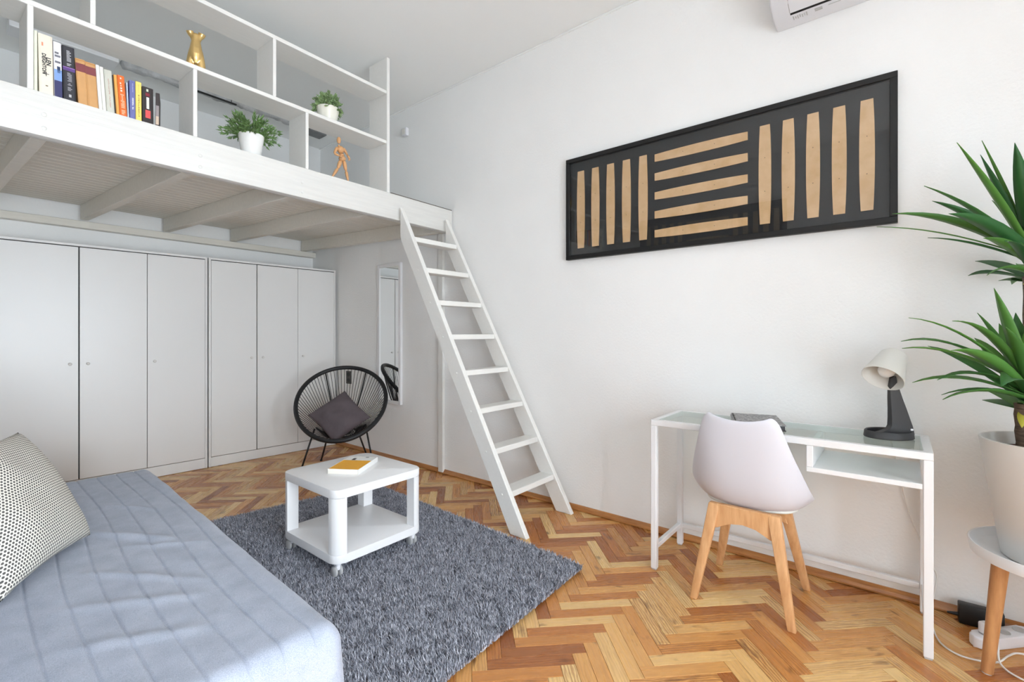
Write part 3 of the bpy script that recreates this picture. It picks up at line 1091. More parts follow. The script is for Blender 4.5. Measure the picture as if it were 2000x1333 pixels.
# ------------------------------------------------------------------ framed slat pictures
def slat_picture(label, M, name='framed_artwork'):
    """modelled facing -x with its back on x = 0; y 0..1.70 runs towards the left, z 0..0.66"""
    t = thing(name, label, 'artwork', group='framed slat pictures')
    t.matrix_basis = M
    W, Hh, b, dp = 1.700, 0.660, 0.028, 0.034
    for nm, a in (('frame_rail', (0, W, 0, b)), ('frame_rail', (0, W, Hh - b, Hh)), ('frame_side', (0, b, b, Hh - b)), ('frame_side', (W - b, W, b, Hh - b))):
        m = MB(); m.box(-dp, -0.001, *a, 0.002, 1); m.build(nm, 'black_frame', t, None, True)
    m = MB(); m.box(-0.008, -0.002, b, W - b, b, Hh - b); m.build('backing', 'black_mount', t, None, True)
    def slat(y0, y1, z0, z1, vert):
        n = 10
        out = []
        for s in (1, -1):
            for k in range(n + 1):
                q = k / n if s == 1 else 1 - k / n
                wd = 0.5 * (1 - 0.20 * abs(2 * q - 1) ** 2.2)
                if vert:
                    out.append(((y0 + y1) / 2 + s * wd * (y1 - y0), z0 + q * (z1 - z0)))
                else:
                    out.append((y0 + q * (y1 - y0), (z0 + z1) / 2 - s * wd * (z1 - z0)))
        m = MB(); m.prism(out, -0.014, -0.0085, 'x')
        sl = m.build('slat', 'slat_birch', t, None, True)
        for q in (0.33, 0.67):
            cy = (y0 + y1) / 2 if vert else y0 + q * (y1 - y0)
            cz = z0 + q * (z1 - z0) if vert else (z0 + z1) / 2
            m = MB(); m.lathe([(0, 0.0145), (0.0022, 0.0145), (0.0022, 0.0142), (0, 0.0142)], 8, Matrix.Translation((0, cy, cz)) @ Matrix.Rotation(-PI / 2, 4, 'Y')); m.build('pin', 'screw', sl, None, True)
    ZA, ZB = 0.072, 0.572
    for k in range(5):
        c = 0.108 + k * 0.1035
        slat(c - 0.0285, c + 0.0285, ZA, ZB, True)
        c = 1.172 + k * 0.1065
        slat(c - 0.0285, c + 0.0285, ZA, ZB, True)
        z = 0.098 + k * 0.1105
        slat(0.602, 1.100, z - 0.0265, z + 0.0265, False)
    m = MB(); m.box(-0.027, -0.025, b, W - b, b, Hh - b); m.build('glass', 'picture_glass', t, None, True)
    return t
slat_picture('wide black framed artwork of light wooden slats hanging above the desk', Matrix.Translation((XW - 0.001, 0.005, 1.641)))
slat_picture('wide black framed slat artwork on the wall opposite, above the sofa bed', Matrix.Translation((XL + 0.001, 2.655, 1.98)) @ Matrix.Rotation(PI, 4, 'Z'))

# ------------------------------------------------------------------ air conditioner
ac = thing('air_conditioner', 'white wall air conditioner high above the black framed artwork', 'air conditioner', (XW, 0.06, 2.66))
Y0, Y1 = -0.38, 0.475
def acprof(d):   # (x, z) outline seen from the side
    return [(XW - 0.002, 2.665), (XW - 0.10, 2.668), (XW - 0.175, 2.700), (XW - 0.205, 2.745), (XW - 0.215, 2.90), (XW - 0.19, 2.95), (XW - 0.002, 2.95)]
m = MB(); m.prism(acprof(0), Y0, Y1, 'y', 0.010, 3); m.build('body', 'plastic_white', ac, 35)
m = MB(); m.prism([(XW - 0.2065, 2.748), (XW - 0.2165, 2.90), (XW - 0.2265, 2.905), (XW - 0.2215, 2.735)], Y0 + 0.002, Y1 - 0.002, 'y', 0.003); m.build('front_panel', 'plastic_white', ac, 35)
m = MB()
def flap(x0, z0, x1, z1, th, ya, yb):
    d = Vector((x1 - x0, 0, z1 - z0)).normalized()
    nn = Vector((d.z, 0, -d.x)) * th
    if nn.z > 0:
        nn = -nn
    m = MB()
    m.prism([(x0, z0), (x1, z1), (x1 + nn.x, z1 + nn.z), (x0 + nn.x, z0 + nn.z)], ya, yb, 'y')
    return m
flap(XW - 0.114, 2.6745, XW - 0.183, 2.7050, 0.003, Y0 + 0.08, Y1 - 0.075).build('louver', 'plastic_white', ac)
flap(XW - 0.103, 2.6700, XW - 0.113, 2.6744, 0.002, Y0 + 0.08, Y1 - 0.075).build('air_slot', 'black_plastic', ac)
flap(XW - 0.1135, 2.6744, XW - 0.184, 2.7055, 0.0012, Y1 - 0.0745, Y1 - 0.0735).build('louver_gap', 'dark_grey_plastic', ac)
for ya, yb, xa, xb in ((0.275, 0.305, 0.080, 0.089), (0.275, 0.305, 0.067, 0.076), (0.205, 0.252, 0.080, 0.084), (0.145, 0.198, 0.080, 0.084)):
    m = MB(); m.box(XW - xb, XW - xa, ya, yb, 2.6656, 2.6666); m.build('label_print', 'rubber_grey', ac)
for k in range(7):
    y = 0.335 + 0.009 * k
    m = MB(); m.box(XW - 0.090 + 0.003 * (k % 3), XW - 0.060 - 0.006 * (k % 2), y, y + 0.004, 2.6656, 2.6666); m.build('label_print', 'rubber_grey', ac)

# ------------------------------------------------------------------ desk
desk = thing('glass_desk', 'white metal frame desk with glass top against the right wall', 'desk', (2.424, 0.426, 0))
DX0, DX1, DY0, DY1, DT = 2.234, 2.613, -0.094, 0.946, 0.028
DZ = 0.735
for x in (DX0, DX1 - DT):
    for y in (DY0, DY1 - DT):
        m = MB(); m.box(x, x + DT, y, y + DT, 0.006, DZ - DT - 0.0005, 0.002, 1)
        lg = m.build('leg', 'metal_white', desk)
        m = MB(); m.box(x + 0.003, x + DT - 0.003, y + 0.003, y + DT - 0.003, 0.0, 0.0055); m.build('foot', 'rubber_grey', lg)
for nm, a in (('front_rail', (DX0, DX0 + DT, DY0, DY1)), ('back_rail', (DX1 - DT, DX1, DY0, DY1)), ('side_rail', (DX0 + DT, DX1 - DT, DY0, DY0 + DT)), ('side_rail', (DX0 + DT, DX1 - DT, DY1 - DT, DY1))):
    m = MB(); m.box(*a, DZ - DT, DZ, 0.002, 1); m.build(nm, 'metal_white', desk)
m = MB(); m.box(DX0 + DT, DX1 - DT, DY0 + DT, DY1 - DT, DZ - 0.007, DZ - 0.001); m.build('glass_top', 'glass_green', desk)
for y in (DY0, DY1 - DT):
    m = MB(); m.box(DX0 + DT, DX1 - DT, y + 0.003, y + DT - 0.003, 0.098, 0.122, 0.002, 1); m.build('lower_rail', 'metal_white', desk)
m = MB(); m.box(DX1 - DT + 0.003, DX1 - 0.003, DY0 + DT, DY1 - DT, 0.098, 0.122, 0.002, 1); m.build('lower_rail', 'metal_white', desk)
sh = MB(); sh.box(DX0 + 0.002, DX1 - 0.004, DY0 + DT + 0.001, 0.292, 0.600, 0.620, 0.002, 1); shelf = sh.build('shelf', 'metal_white', desk)
m = MB(); m.box(DX0 + 0.002, DX1 - 0.004, 0.268, 0.292, 0.6205, DZ - DT - 0.0005, 0.002, 1); m.build('shelf_side', 'metal_white', desk)

# ------------------------------------------------------------------ desk chair
dc = thing('shell_chair', 'white plastic shell chair with beech legs pushed up to the glass desk', 'chair', (2.30, 0.51, 0))
def shell():
    prof = [  # forward, height, half width, wing, corner lift
        (-0.214, 0.800, 0.116, 0.012, 0.028), (-0.217, 0.791, 0.136, 0.016, 0.026), (-0.213, 0.760, 0.155, 0.022, 0.017), (-0.203, 0.695, 0.177, 0.034, 0.0),
        (-0.190, 0.620, 0.201, 0.055, 0.0), (-0.175, 0.545, 0.222, 0.080, 0.0), (-0.152, 0.470, 0.235, 0.102, 0.0), (-0.105, 0.410, 0.240, 0.112, 0.0),
        (-0.030, 0.385, 0.239, 0.100, 0.0), (0.060, 0.382, 0.234, 0.076, 0.0), (0.140, 0.390, 0.225, 0.046, 0.0), (0.200, 0.394, 0.205, 0.020, 0.0), (0.228, 0.384, 0.168, 0.004, 0.0)]
    V, F = [], []
    nc = 16
    pts = [Vector((p[0], 0, p[1])) for p in prof]
    for i, p in enumerate(prof):
        a, b = pts[max(i - 1, 0)], pts[min(i + 1, len(pts) - 1)]
        d = (b - a).normalized()
        nrm = Vector((-d.z, 0, d.x))         # towards the sitter
        for k in range(nc + 1):
            s = 2 * k / nc - 1
            s2 = math.sin(s * PI / 2) * 0.35 + s * 0.65
            q = pts[i] + Vector((0, p[2] * s2, 0)) + nrm * p[3] * abs(s) ** 2.6 + UP * p[4] * (abs(s) ** 2)
            V.append(q)
    W = nc + 1
    for i in range(len(prof) - 1):
        for k in range(nc):
            a = i * W + k
            F.append((a, a + 1, a + W + 1, a + W))
    o = raw('shell', V, F, 'shell_white', dc, 180, True)
    sd = o.modifiers.new('thickness', 'SOLIDIFY'); sd.thickness = 0.007; sd.offset = 0
    sb = o.modifiers.new('smooth', 'SUBSURF'); sb.levels = 1; sb.render_levels = 2
shell()
mat('seat_pad', (226, 232, 228), 0.6)
m = MB(); m.prism(rrect(-0.10, 0.205, -0.180, 0.180, 0.09, 6), 0.410, 0.440, 'z', 0.012, 3); m.build('seat_pad', 'seat_pad', dc, 60, True)
for sx in (-1, 1):
    for sy in (-1, 1):
        tx, ty, fx, fy = sx * 0.118 - 0.012, sy * 0.115, sx * 0.192 + 0.002, sy * 0.188
        m = MB()
        a, b, c, d = 0.016, 0.024, 0.0115, 0.0155
        zt = 0.418 if sx < 0 else 0.378     # the back legs reach up behind the bowl of the shell
        m.hexa([(fx - c, fy - d, 0.0), (fx + c, fy - d, 0.0), (fx + c, fy + d, 0.0), (fx - c, fy + d, 0.0),
                (tx - a, ty - b, zt), (tx + a, ty - b, zt), (tx + a, ty + b, zt), (tx - a, ty + b, zt)], 0.005, 2)
        m.build('leg', 'beech', dc, 40, True)
    x = sx * 0.118 - 0.012
    out = [(-0.105, zt + 0.002), (0.105, zt + 0.002), (0.126, 0.310), (0.100, 0.317), (0.050, 0.346), (0.0, 0.354), (-0.050, 0.346), (-0.100, 0.317), (-0.126, 0.310)]
    m = MB(); m.prism(out, x - 0.012 + sx * 0.005, x + 0.012 + sx * 0.005, 'x', 0.002, 1); m.build('arch_rail', 'beech', dc, 40, True)
m = MB(); m.box(-0.13, 0.105, -0.03, 0.03, 0.360, 0.3765, 0.003); m.build('cross_rail', 'beech', dc, None, True)

# ------------------------------------------------------------------ notebook and lamp on the desk
nb = thing('notebook', 'grey marbled book lying on the glass desk behind the chair back', 'book', (2.425, 0.512, DZ), math.radians(18))
mat('marbled', (170, 168, 168), 0.75, vary=0.6, vscale=90)
m = MB(); m.box(-0.140, 0.140, -0.098, 0.098, 0.0225, 0.0260, 0.001, 1); m.build('front_cover', 'marbled', nb, None, True)
m = MB(); m.box(-0.140, 0.140, -0.098, 0.098, 0.0005, 0.0030, 0.001, 1); m.build('back_cover', 'black_plastic', nb, None, True)
m = MB(); m.box(-0.136, 0.136, -0.093, 0.093, 0.0031, 0.0224); m.build('pages', 'dark_grey_plastic', nb, None, True)
m = MB(); m.prism([(0.0985 + 0.006 * math.sin(PI * k / 8), 0.0005 + 0.0255 * k / 8) for k in range(9)] + [(0.0935, 0.026), (0.0935, 0.0005)], -0.140, 0.140, 'x'); m.build('spine', 'marbled', nb, None, True)

LC = Vector((2.462, 0.034, DZ))
lamp = thing('desk_lamp', 'desk lamp with white tilted shade and dark grey base on the glass desk', 'lamp', tuple(LC))
LF = Matrix((RT.to_4d(), FW.to_4d(), UP.to_4d(), Vector((0, 0, 0, 1)))).transposed()   # columns: right, away, up
LF = Matrix(((RT.x, FW.x, 0, LC.x), (RT.y, FW.y, 0, LC.y), (RT.z, FW.z, 1, LC.z), (0, 0, 0, 1)))
def lampobj(m, name, mt, par=lamp, smooth=40):
    bmesh.ops.transform(m.bm, matrix=LF, verts=m.bm.verts)
    return m.build(name, mt, par, smooth)
m = MB()
m.lathe([(0, 0.001), (0.086, 0.001), (0.089, 0.004), (0.086, 0.026), (0.082, 0.030), (0.077, 0.027), (0.075, 0.012), (0, 0.012)], 40)
for v in m.bm.verts:
    v.co.y *= 0.80
base = lampobj(m, 'base', 'dark_grey_plastic')
# neck: a thin curved blade rising from the right rim of the base
def neck():
    left = [(-0.060, 0.020), (-0.030, 0.026), (-0.004, 0.036), (0.004, 0.050), (0.005, 0.080), (0.004, 0.120), (0.002, 0.160), (0.001, 0.205), (0.006, 0.240)]
    right = [(0.086, 0.012), (0.083, 0.020), (0.079, 0.034), (0.075, 0.050), (0.066, 0.080), (0.055, 0.120), (0.043, 0.160), (0.031, 0.205), (0.022, 0.250)]
    wid = [0.030, 0.034, 0.036, 0.036, 0.034, 0.030, 0.026, 0.020, 0.014]
    m = MB()
    rows = []
    for (lx_, lz), (rx, rz), w in zip(left, right, wid):
        rows.append([m.bm.verts.new(p) for p in ((lx_, -w * 0.35, lz), (rx - 0.006, -w, rz), (rx, -w * 0.7, rz), (rx, w * 0.7, rz), (rx - 0.006, w, rz), (lx_, w * 0.35, lz))])
    for a, b in zip(rows, rows[1:]):
        for k in range(6):
            m.bm.faces.new((a[k], a[(k + 1) % 6], b[(k + 1) % 6], b[k]))
    m.bm.faces.new(rows[0][::-1]); m.bm.faces.new(rows[-1])
    return lampobj(m, 'neck', 'dark_grey_plastic', lamp, 50)
neck()
m = MB(); m.box(0.062, 0.071, -0.036, -0.030, 0.034, 0.042, 0.001); lampobj(m, 'switch', 'plastic_white', lamp)
# shade: truncated cone opening down to the left and a little towards the room
S0, S1 = Vector((-0.047, -0.028, 0.243)), Vector((0.036, 0.012, 0.338))
sax = (S1 - S0).normalized()
SR = Matrix.Translation(S0) @ sax.to_track_quat('Z', 'Y').to_matrix().to_4x4()
SLN = (S1 - S0).length
m = MB(); m.lathe([(0.0705, 0.0), (0.0725, 0.001), (0.0475, SLN - 0.012), (0.041, SLN - 0.003), (0.034, SLN), (0, SLN), (0, SLN - 0.003), (0.034, SLN - 0.004), (0.044, SLN - 0.015), (0.0705, 0.0)], 40, SR)
shade = lampobj(m, 'shade', 'lamp_white', lamp, 50)
m = MB(); m.lathe([(0.0, 0.016), (0.018, 0.020), (0.028, 0.034), (0.030, 0.048), (0.026, 0.064), (0.015, 0.082), (0.013, 0.100), (0, 0.100)], 24, SR); lampobj(m, 'bulb', 'bulb', shade, 60)
m = MB(); m.lathe([(0, 0.0995), (0.019, 0.0995), (0.019, SLN - 0.003), (0, SLN - 0.003)], 20, SR); lampobj(m, 'lamp_holder', 'plastic_white', shade, 40)

# ------------------------------------------------------------------ side table, pot and yucca
PC = Vector((2.322, -0.412, 0))
st = thing('side_table', 'round white tray side table on wooden legs under the potted yucca', 'table', tuple(PC))
TM = Matrix.Translation(PC)
m = MB(); m.lathe([(0, 0.398), (0.206, 0.398), (0.220, 0.404), (0.2255, 0.440), (0.2235, 0.443), (0.2195, 0.442), (0.213, 0.412), (0.208, 0.409), (0, 0.409)], 64, TM); m.build('tray', 'metal_white', st, 50)
for k in range(3):
    a = math.radians(104 + 120 * k)
    d = Vector((math.cos(a), math.sin(a), 0))
    m = MB(); m.tube([PC + d * 0.186 + UP * 0.004, PC + d * 0.150 + UP * 0.397], [0.0165, 0.0235], 16)
    lg = m.build('leg', 'oak_leg', st, 50)
    m = MB(); m.tube([PC + d * 0.186, PC + d * 0.186 + UP * 0.004], 0.014, 12); m.build('foot_pad', 'rubber_grey', lg)
pot = thing('potted_yucca', 'green yucca plant in a tall white pot on the side table', 'plant', tuple(PC + UP * 0.4095))
m = MB(); m.lathe([(0, 0.4095), (0.137, 0.4095), (0.144, 0.414), (0.1965, 0.795), (0.1975, 0.801), (0.191, 0.802), (0.188, 0.797), (0.180, 0.740), (0, 0.740)], 64, TM); m.build('pot', 'ceramic_matt', pot, 50)
m = MB(); m.lathe([(0, 0.741), (0.179, 0.741), (0.1815, 0.758), (0.10, 0.764), (0, 0.766)], 40, TM); m.build('soil', 'soil', pot, 60)
CA, CB = Vector((2.306, -0.324, 0.905)), Vector((2.380, -0.352, 1.335))
for c, r in ((CA, 0.027), (CB, 0.024)):
    base_ = Vector((c.x + 0.004, c.y - 0.006, 0.755))
    pts = [base_.lerp(c + UP * 0.02, k / 9) for k in range(10)]
    m = MB(); m.tube(pts, [r * (1 + 0.06 * math.sin(k * 2.1)) for k in range(10)], 14); m.build('trunk', 'bark', pot, 60)
rl = random.Random(11)
def leaf(base_, tip, wid, bow=0.05, mt='yucca_leaf', roll=0.0):
    n = 9
    base_, tip = Vector(base_), Vector(tip)
    L = (tip - base_).length
    d0 = (tip - base_).normalized()
    ctrl = (base_ + tip) / 2 + UP * bow * L * 2 + d0 * 0.02
    pts = bez(base_, ctrl, tip, n)
    V, F, U = [], [], []
    for i, p in enumerate(pts):
        t = i / n
        d = (pts[min(i + 1, n)] - pts[max(i - 1, 0)]).normalized()
        s = d.cross(UP)
        s = s.normalized() if s.length > 0.05 else RT.copy()
        nn = s.cross(d).normalized()
        cr, sr = math.cos(roll), math.sin(roll)
        s, nn = s * cr + nn * sr, nn * cr - s * sr
        prof = (0.55 + 1.25 * t * (1.35 - t)) * (1 - t ** 2.6)
        w = wid * 0.88 * prof + 0.0004
        V += [p - s * w + nn * w * 0.35, p - nn * 0.0006, p + s * w + nn * w * 0.35]
        U += [(t, -w), (t, 0), (t, w)]
    for i in range(n):
        a = i * 3
        F += [(a, a + 1, a + 4, a + 3), (a + 1, a + 2, a + 5, a + 4)]
    o = raw('leaf', V, F, mt, pot, 60, False, U)
    sd = o.modifiers.new('thickness', 'SOLIDIFY'); sd.thickness = 0.0012; sd.offset = 0
def crown(c, px0, py0, sc, tips):
    for x, y, dep, wid, bow in tips:
        tip = c + RT * ((x - px0) / sc) + UP * ((py0 - y) / sc) + FW * dep
        tip.x = min(tip.x, XW - 0.03)
        off = Vector((rl.uniform(-1, 1), rl.uniform(-1, 1), 0)) * 0.008
        hgt = max(-0.01, min(0.085, (py0 - y) / sc * 0.28 + 0.02))
        leaf(c + off + UP * hgt, tip, wid, bow, roll=rl.uniform(-0.5, 0.5))
    for k in range(18):      # the side turned away from the camera and beyond the frame
        a = rl.uniform(-0.85, 1.0) * PI * 0.62 + math.atan2(RT.y, RT.x)
        el = rl.uniform(-0.15, 1.15)
        L = rl.uniform(0.24, 0.36)
        d = Vector((math.cos(a) * math.cos(el), math.sin(a) * math.cos(el), math.sin(el)))
        tip = c + UP * 0.03 + d * L
        tip.x = min(tip.x, XW - 0.03)
        leaf(c + UP * max(0, el) * 0.05, tip, rl.uniform(0.022, 0.030), rl.uniform(0.01, 0.07), roll=rl.uniform(-0.5, 0.5))
crown(CB, 2008, 553, 571, [
    (1834, 292, -0.05, 0.027, 0.01), (1938, 265, 0.05, 0.020, 0.0), (1983, 252, -0.04, 0.026, 0.0), (1913, 304, -0.10, 0.029, 0.02), (1937, 299, 0.08, 0.016, 0.0),
    (1767, 376, -0.06, 0.030, 0.05), (1762, 411, 0.06, 0.024, 0.08), (1853, 382, 0.08, 0.022, 0.06), (1792, 434, -0.10, 0.029, 0.07), (1757, 430, 0.12, 0.010, 0.05),
    (1854, 455, 0.10, 0.013, 0.05), (1884, 473, -0.05, 0.024, 0.07), (1883, 487, -0.12, 0.022, 0.08), (1902, 542, -0.03, 0.018, 0.12), (1955, 535, -0.08, 0.012, 0.05),
    (1940, 330, -0.16, 0.032, 0.02), (1965, 372, -0.20, 0.033, 0.03), (1918, 300, 0.02, 0.022, 0.0), (1990, 300, -0.14, 0.030, 0.0), (2035, 260, -0.05, 0.030, 0.0), (1880, 440, -0.02, 0.026, 0.08)])
crown(CA, 1998, 800, 585, [
    (1926, 564, -0.02, 0.030, 0.0), (1980, 591, -0.08, 0.030, 0.0), (2005, 610, 0.04, 0.030, 0.0), (1791, 620, 0.04, 0.013, 0.10), (1824, 628, -0.06, 0.026, 0.13), (1766, 667, 0.02, 0.022, 0.12),
    (1797, 682, 0.08, 0.024, 0.10), (1832, 684, -0.04, 0.028, 0.10), (1806, 740, -0.04, 0.026, 0.12), (1808, 751, 0.06, 0.024, 0.10), (1843, 743, -0.18, 0.034, 0.12),
    (1827, 779, -0.02, 0.024, 0.10), (1867, 776, 0.06, 0.020, 0.10), (1927, 814, -0.16, 0.028, 0.16), (1998, 846, -0.14, 0.026, 0.14), (1900, 640, -0.10, 0.030, 0.05), (1940, 610, 0.06, 0.028, 0.03), (2020, 580, -0.06, 0.030, 0.0)])
leaf(CB + UP * 0.0, CB - RT * 0.055 - UP * 0.012 - FW * 0.03, 0.014, -0.05, 'yellow_leaf')
leaf(CB, CB - RT * 0.050 + UP * -0.035 - FW * 0.05, 0.015, 0.15, 'yellow_leaf')
leaf(CA, CA - RT * 0.042 - UP * 0.055 - FW * 0.03, 0.016, 0.15, 'yellow_leaf')

# ------------------------------------------------------------------ power strip, adapter and cables
ps = thing('power_strip', 'white power strip lying on the floor under the side table', 'power strip', (2.53, -0.30, 0.0), math.radians(-42))
m = MB(); m.prism(rrect(-0.13, 0.13, -0.03, 0.03, 0.028, 6), 0.001, 0.042, 'z', 0.008, 3); m.build('housing', 'plastic_white', ps, 50, True)
for k in (-0.075, 0.0, 0.075):
    m = MB(); m.lathe([(0, 0.0425), (0.021, 0.0425), (0.021, 0.0445), (0.018, 0.0445), (0.017, 0.0430), (0, 0.0430)], 16, Matrix.Translation((k, 0, 0))); m.build('outlet', 'rubber_grey', ps, 40, True)
m = MB(); m.box(-0.094, -0.062, -0.016, 0.016, 0.0446, 0.086, 0.006); m.build('plug', 'plastic_white', ps, 50, True)
ad = thing('power_adapter', 'black power adapter box standing against the wall skirting beside the power strip', 'adapter', (2.617, -0.245, 0.0), math.radians(2))
m = MB(); m.box(-0.021, 0.021, -0.068, 0.062, 0.001, 0.078, 0.005); m.build('housing', 'black_plastic', ad, 40, True)
m = MB(); m.tube([(-0.005, 0.062, 0.030), (-0.006, 0.095, 0.028)], [0.008, 0.004], 8); m.build('lead', 'black_plastic', ad, 60, True)
def cable(label, pts, r=0.0032, mt='cable_white'):
    m = MB(); m.tube(smoothpath(pts, 8), r, 8)
    return tag(m.build('cable', mt, None, 180), label, 'cable')
cable('white lamp cable looping from behind the desk leg to the power strip', [(2.655, 0.03, 0.70), (2.655, -0.03, 0.40), (2.640, -0.095, 0.21), (2.630, -0.120, 0.15), (2.600, -0.105, 0.060), (2.560, -0.100, 0.012), (2.470, -0.102, 0.005), (2.375, -0.120, 0.005),
       (2.330, -0.162, 0.005), (2.335, -0.222, 0.005), (2.365, -0.268, 0.005), (2.430, -0.300, 0.005), (2.475, -0.330, 0.005), (2.485, -0.375, 0.005), (2.50, -0.46, 0.005)])
cable('white plug cable running from the power strip across the floor to the right', [(2.470, -0.240, 0.080), (2.440, -0.270, 0.095), (2.400, -0.272, 0.055), (2.345, -0.272, 0.012), (2.300, -0.315, 0.005), (2.290, -0.40, 0.005), (2.33, -0.52, 0.005)])
cable('thin dark cable hanging along the wall behind the side table', [(2.672, -0.30, 0.32), (2.665, -0.42, 0.27), (2.66, -0.50, 0.22), (2.655, -0.56, 0.10), (2.64, -0.58, 0.006)], 0.0022, 'dark_grey_plastic')

# ------------------------------------------------------------------ books in the railing shelf
BZ = BZ1 + 0.0005
def bookmat(rgb):
    k = 'cloth_%d_%d_%d' % rgb
    if k not in MATS:
        mat(k, rgb, 0.5, vary=0.05, vscale=40)
    return k
def book(label, X0, X1, h, rgb, lean=-2.5, depth=0.14, y=0.012, marks=(), words=(), name='book', rot=0.0):
    t = thing(name, label, 'book', group='books in the railing shelf')
    w = (X1 - X0)
    t.matrix_basis = LM @ Matrix.Translation((lx(X0), y, BZ)) @ Matrix.Rotation(math.radians(rot), 4, 'Z') @ Matrix.Rotation(math.radians(lean), 4, 'Y')
    cm = bookmat(rgb)
    c = 0.0018
    hh = h
    m = MB(); m.prism([(0, 0), (0, depth), (c, depth), (c, c), (w - c, c), (w - c, depth), (w, depth), (w, 0), (w - 0.15 * w, -0.0022), (0.15 * w, -0.0022)], 0, hh, 'z'); m.build('cover', cm, t, None, True)
    m = MB(); m.box(c + 0.0001, w - c - 0.0001, c + 0.0001, depth - 0.004, 0.003, hh - 0.003); m.build('pages', 'paper', t, None, True)
    for z0, z1, x0, x1, col in marks:
        m = MB(); m.box(x0 * w, x1 * w, -0.0030, -0.0023, z0 * hh, z1 * hh); m.build('spine_print', bookmat(col), t, None, True)
    for body, size, xc, zc, col in words:
        me = text_mesh(body, size)
        me.transform(Matrix.Translation((xc * w, -0.0031, zc * hh)) @ Matrix(((0, 1, 0, 0), (0, 0, -1, 0), (-1, 0, 0, 0), (0, 0, 0, 1))))
        me.materials.clear()
        link('spine_lettering', me, bookmat(col), t, None, True)
    return t
def ticks(z0, z1, x0, x1, n, col, seed):
    """row of small unreadable strokes between two heights of the spine"""
    r = random.Random(seed)
    s = (z1 - z0) / n
    out = []
    for k in range(n):
        if r.random() < 0.12:
            continue
        a = x0 + (x1 - x0) * r.choice((0, 0, 0, 0.25))
        out.append((z0 + s * k, z0 + s * (k + 0.62), a, x1 - (x1 - x0) * r.choice((0, 0, 0.3)), col))
    return out
book('slim pale green book at the left end of the book row', 0.262, 0.2725, 0.247, (226, 228, 210), -0.1)
book('thick cream book lettered LEN DEIGHTON on its spine', 0.2775, 0.320, 0.243, (238, 230, 212), -0.9,
     marks=[(0.80, 0.86, 0.22, 0.34, (226, 150, 120)), (0.335, 0.345, 0.30, 0.72, (60, 60, 60)), (0.30, 0.37, 0.48, 0.54, (60, 60, 60)), (0.13, 0.145, 0.45, 0.62, (110, 90, 60))],
     words=[('LEN', 0.019, 0.68, 0.555, (40, 40, 42)), ('DEIGHTON', 0.0165, 0.36, 0.50, (40, 40, 42))])
book('white book with blue picture and navy lower spine', 0.3235, 0.348, 0.230, (232, 230, 232), -1.2,
     marks=[(0.0, 0.30, 0.02, 0.98, (56, 58, 104)), (0.30, 0.50, 0.02, 0.98, (132, 166, 222)), (0.44, 0.56, 0.40, 0.80, (40, 56, 92)), (0.02, 0.03, 0.1, 0.9, (190, 196, 220))] + ticks(0.62, 0.84, 0.15, 0.85, 4, (120, 120, 130), 2))
book('black book with grey lettering and a purple band', 0.3520, 0.391, 0.228, (52, 52, 58), -1.6,
     marks=[(0.545, 0.60, 0.0, 1.0, (92, 64, 132)), (0.60, 0.61, 0.0, 1.0, (176, 128, 206))] + ticks(0.64, 0.93, 0.34, 0.70, 11, (176, 176, 180), 4) + ticks(0.18, 0.52, 0.34, 0.70, 14, (150, 150, 154), 5) + [(0.06, 0.11, 0.42, 0.62, (190, 190, 190))])
for i, (a, b, lb) in enumerate(((0.3985, 0.4310, 'tan cloth book with maroon label band, next to the black book'), (0.4315, 0.465, 'tan cloth book with maroon label band, next to the white book'))):
    book(lb, a, b, 0.192 - 0.001 * i, (208, 158, 102), -3.5, marks=[(0.72, 0.90, 0.0, 1.0, (132, 66, 70))] + [(0.965, 0.975, 0, 1, (190, 130, 66))])
book('thin white book leaning beside the tan cloth books', 0.4665, 0.4790, 0.193, (242, 240, 236), -3.6)
book('thin ivory book leaning beside the grey-green book', 0.4800, 0.4925, 0.191, (236, 234, 226), -3.6)
book('pale grey-green book with faint reddish spine lettering', 0.4940, 0.5215, 0.186, (206, 206, 194), -3.6, marks=ticks(0.12, 0.80, 0.42, 0.58, 22, (196, 160, 146), 8))
book('very thin dark brown book squeezed before the orange ones', 0.5225, 0.5265, 0.172, (70, 56, 44), -3.6)
book('thin light orange book in the middle of the book row', 0.5275, 0.5395, 0.176, (234, 168, 84), -3.6)
book('bright orange book with white scribbled spine', 0.5405, 0.5665, 0.181, (228, 112, 44), -3.6, marks=ticks(0.60, 0.97, 0.30, 0.55, 6, (250, 226, 210), 12) + ticks(0.04, 0.55, 0.25, 0.75, 13, (246, 188, 150), 13))
book('thin pale blue book behind the bright orange book', 0.5675, 0.5735, 0.160, (190, 206, 226), -2.0)
book('violet-blue book with white spine lettering', 0.5760, 0.5975, 0.176, (112, 116, 172), -0.6, marks=ticks(0.25, 0.56, 0.42, 0.68, 9, (232, 232, 244), 15) + ticks(0.70, 0.94, 0.45, 0.60, 7, (176, 178, 216), 16))
book('yellow book with dark spine lettering', 0.5985, 0.6205, 0.180, (246, 222, 118), -0.4, marks=ticks(0.10, 0.68, 0.40, 0.62, 13, (170, 136, 66), 18) + ticks(0.72, 0.94, 0.44, 0.56, 6, (226, 190, 110), 19))
book('black book with white lettering and a red block at the right end of the row', 0.6240, 0.6665, 0.168, (50, 44, 44), -0.5,
     marks=[(0.14, 0.36, 0.25, 0.72, (222, 84, 84)), (0.40, 0.64, 0.36, 0.60, (232, 230, 220)), (0.64, 0.72, 0.36, 0.60, (240, 240, 236)), (0.75, 0.84, 0.28, 0.66, (128, 34, 50)), (0.88, 0.95, 0.36, 0.54, (214, 222, 200))])
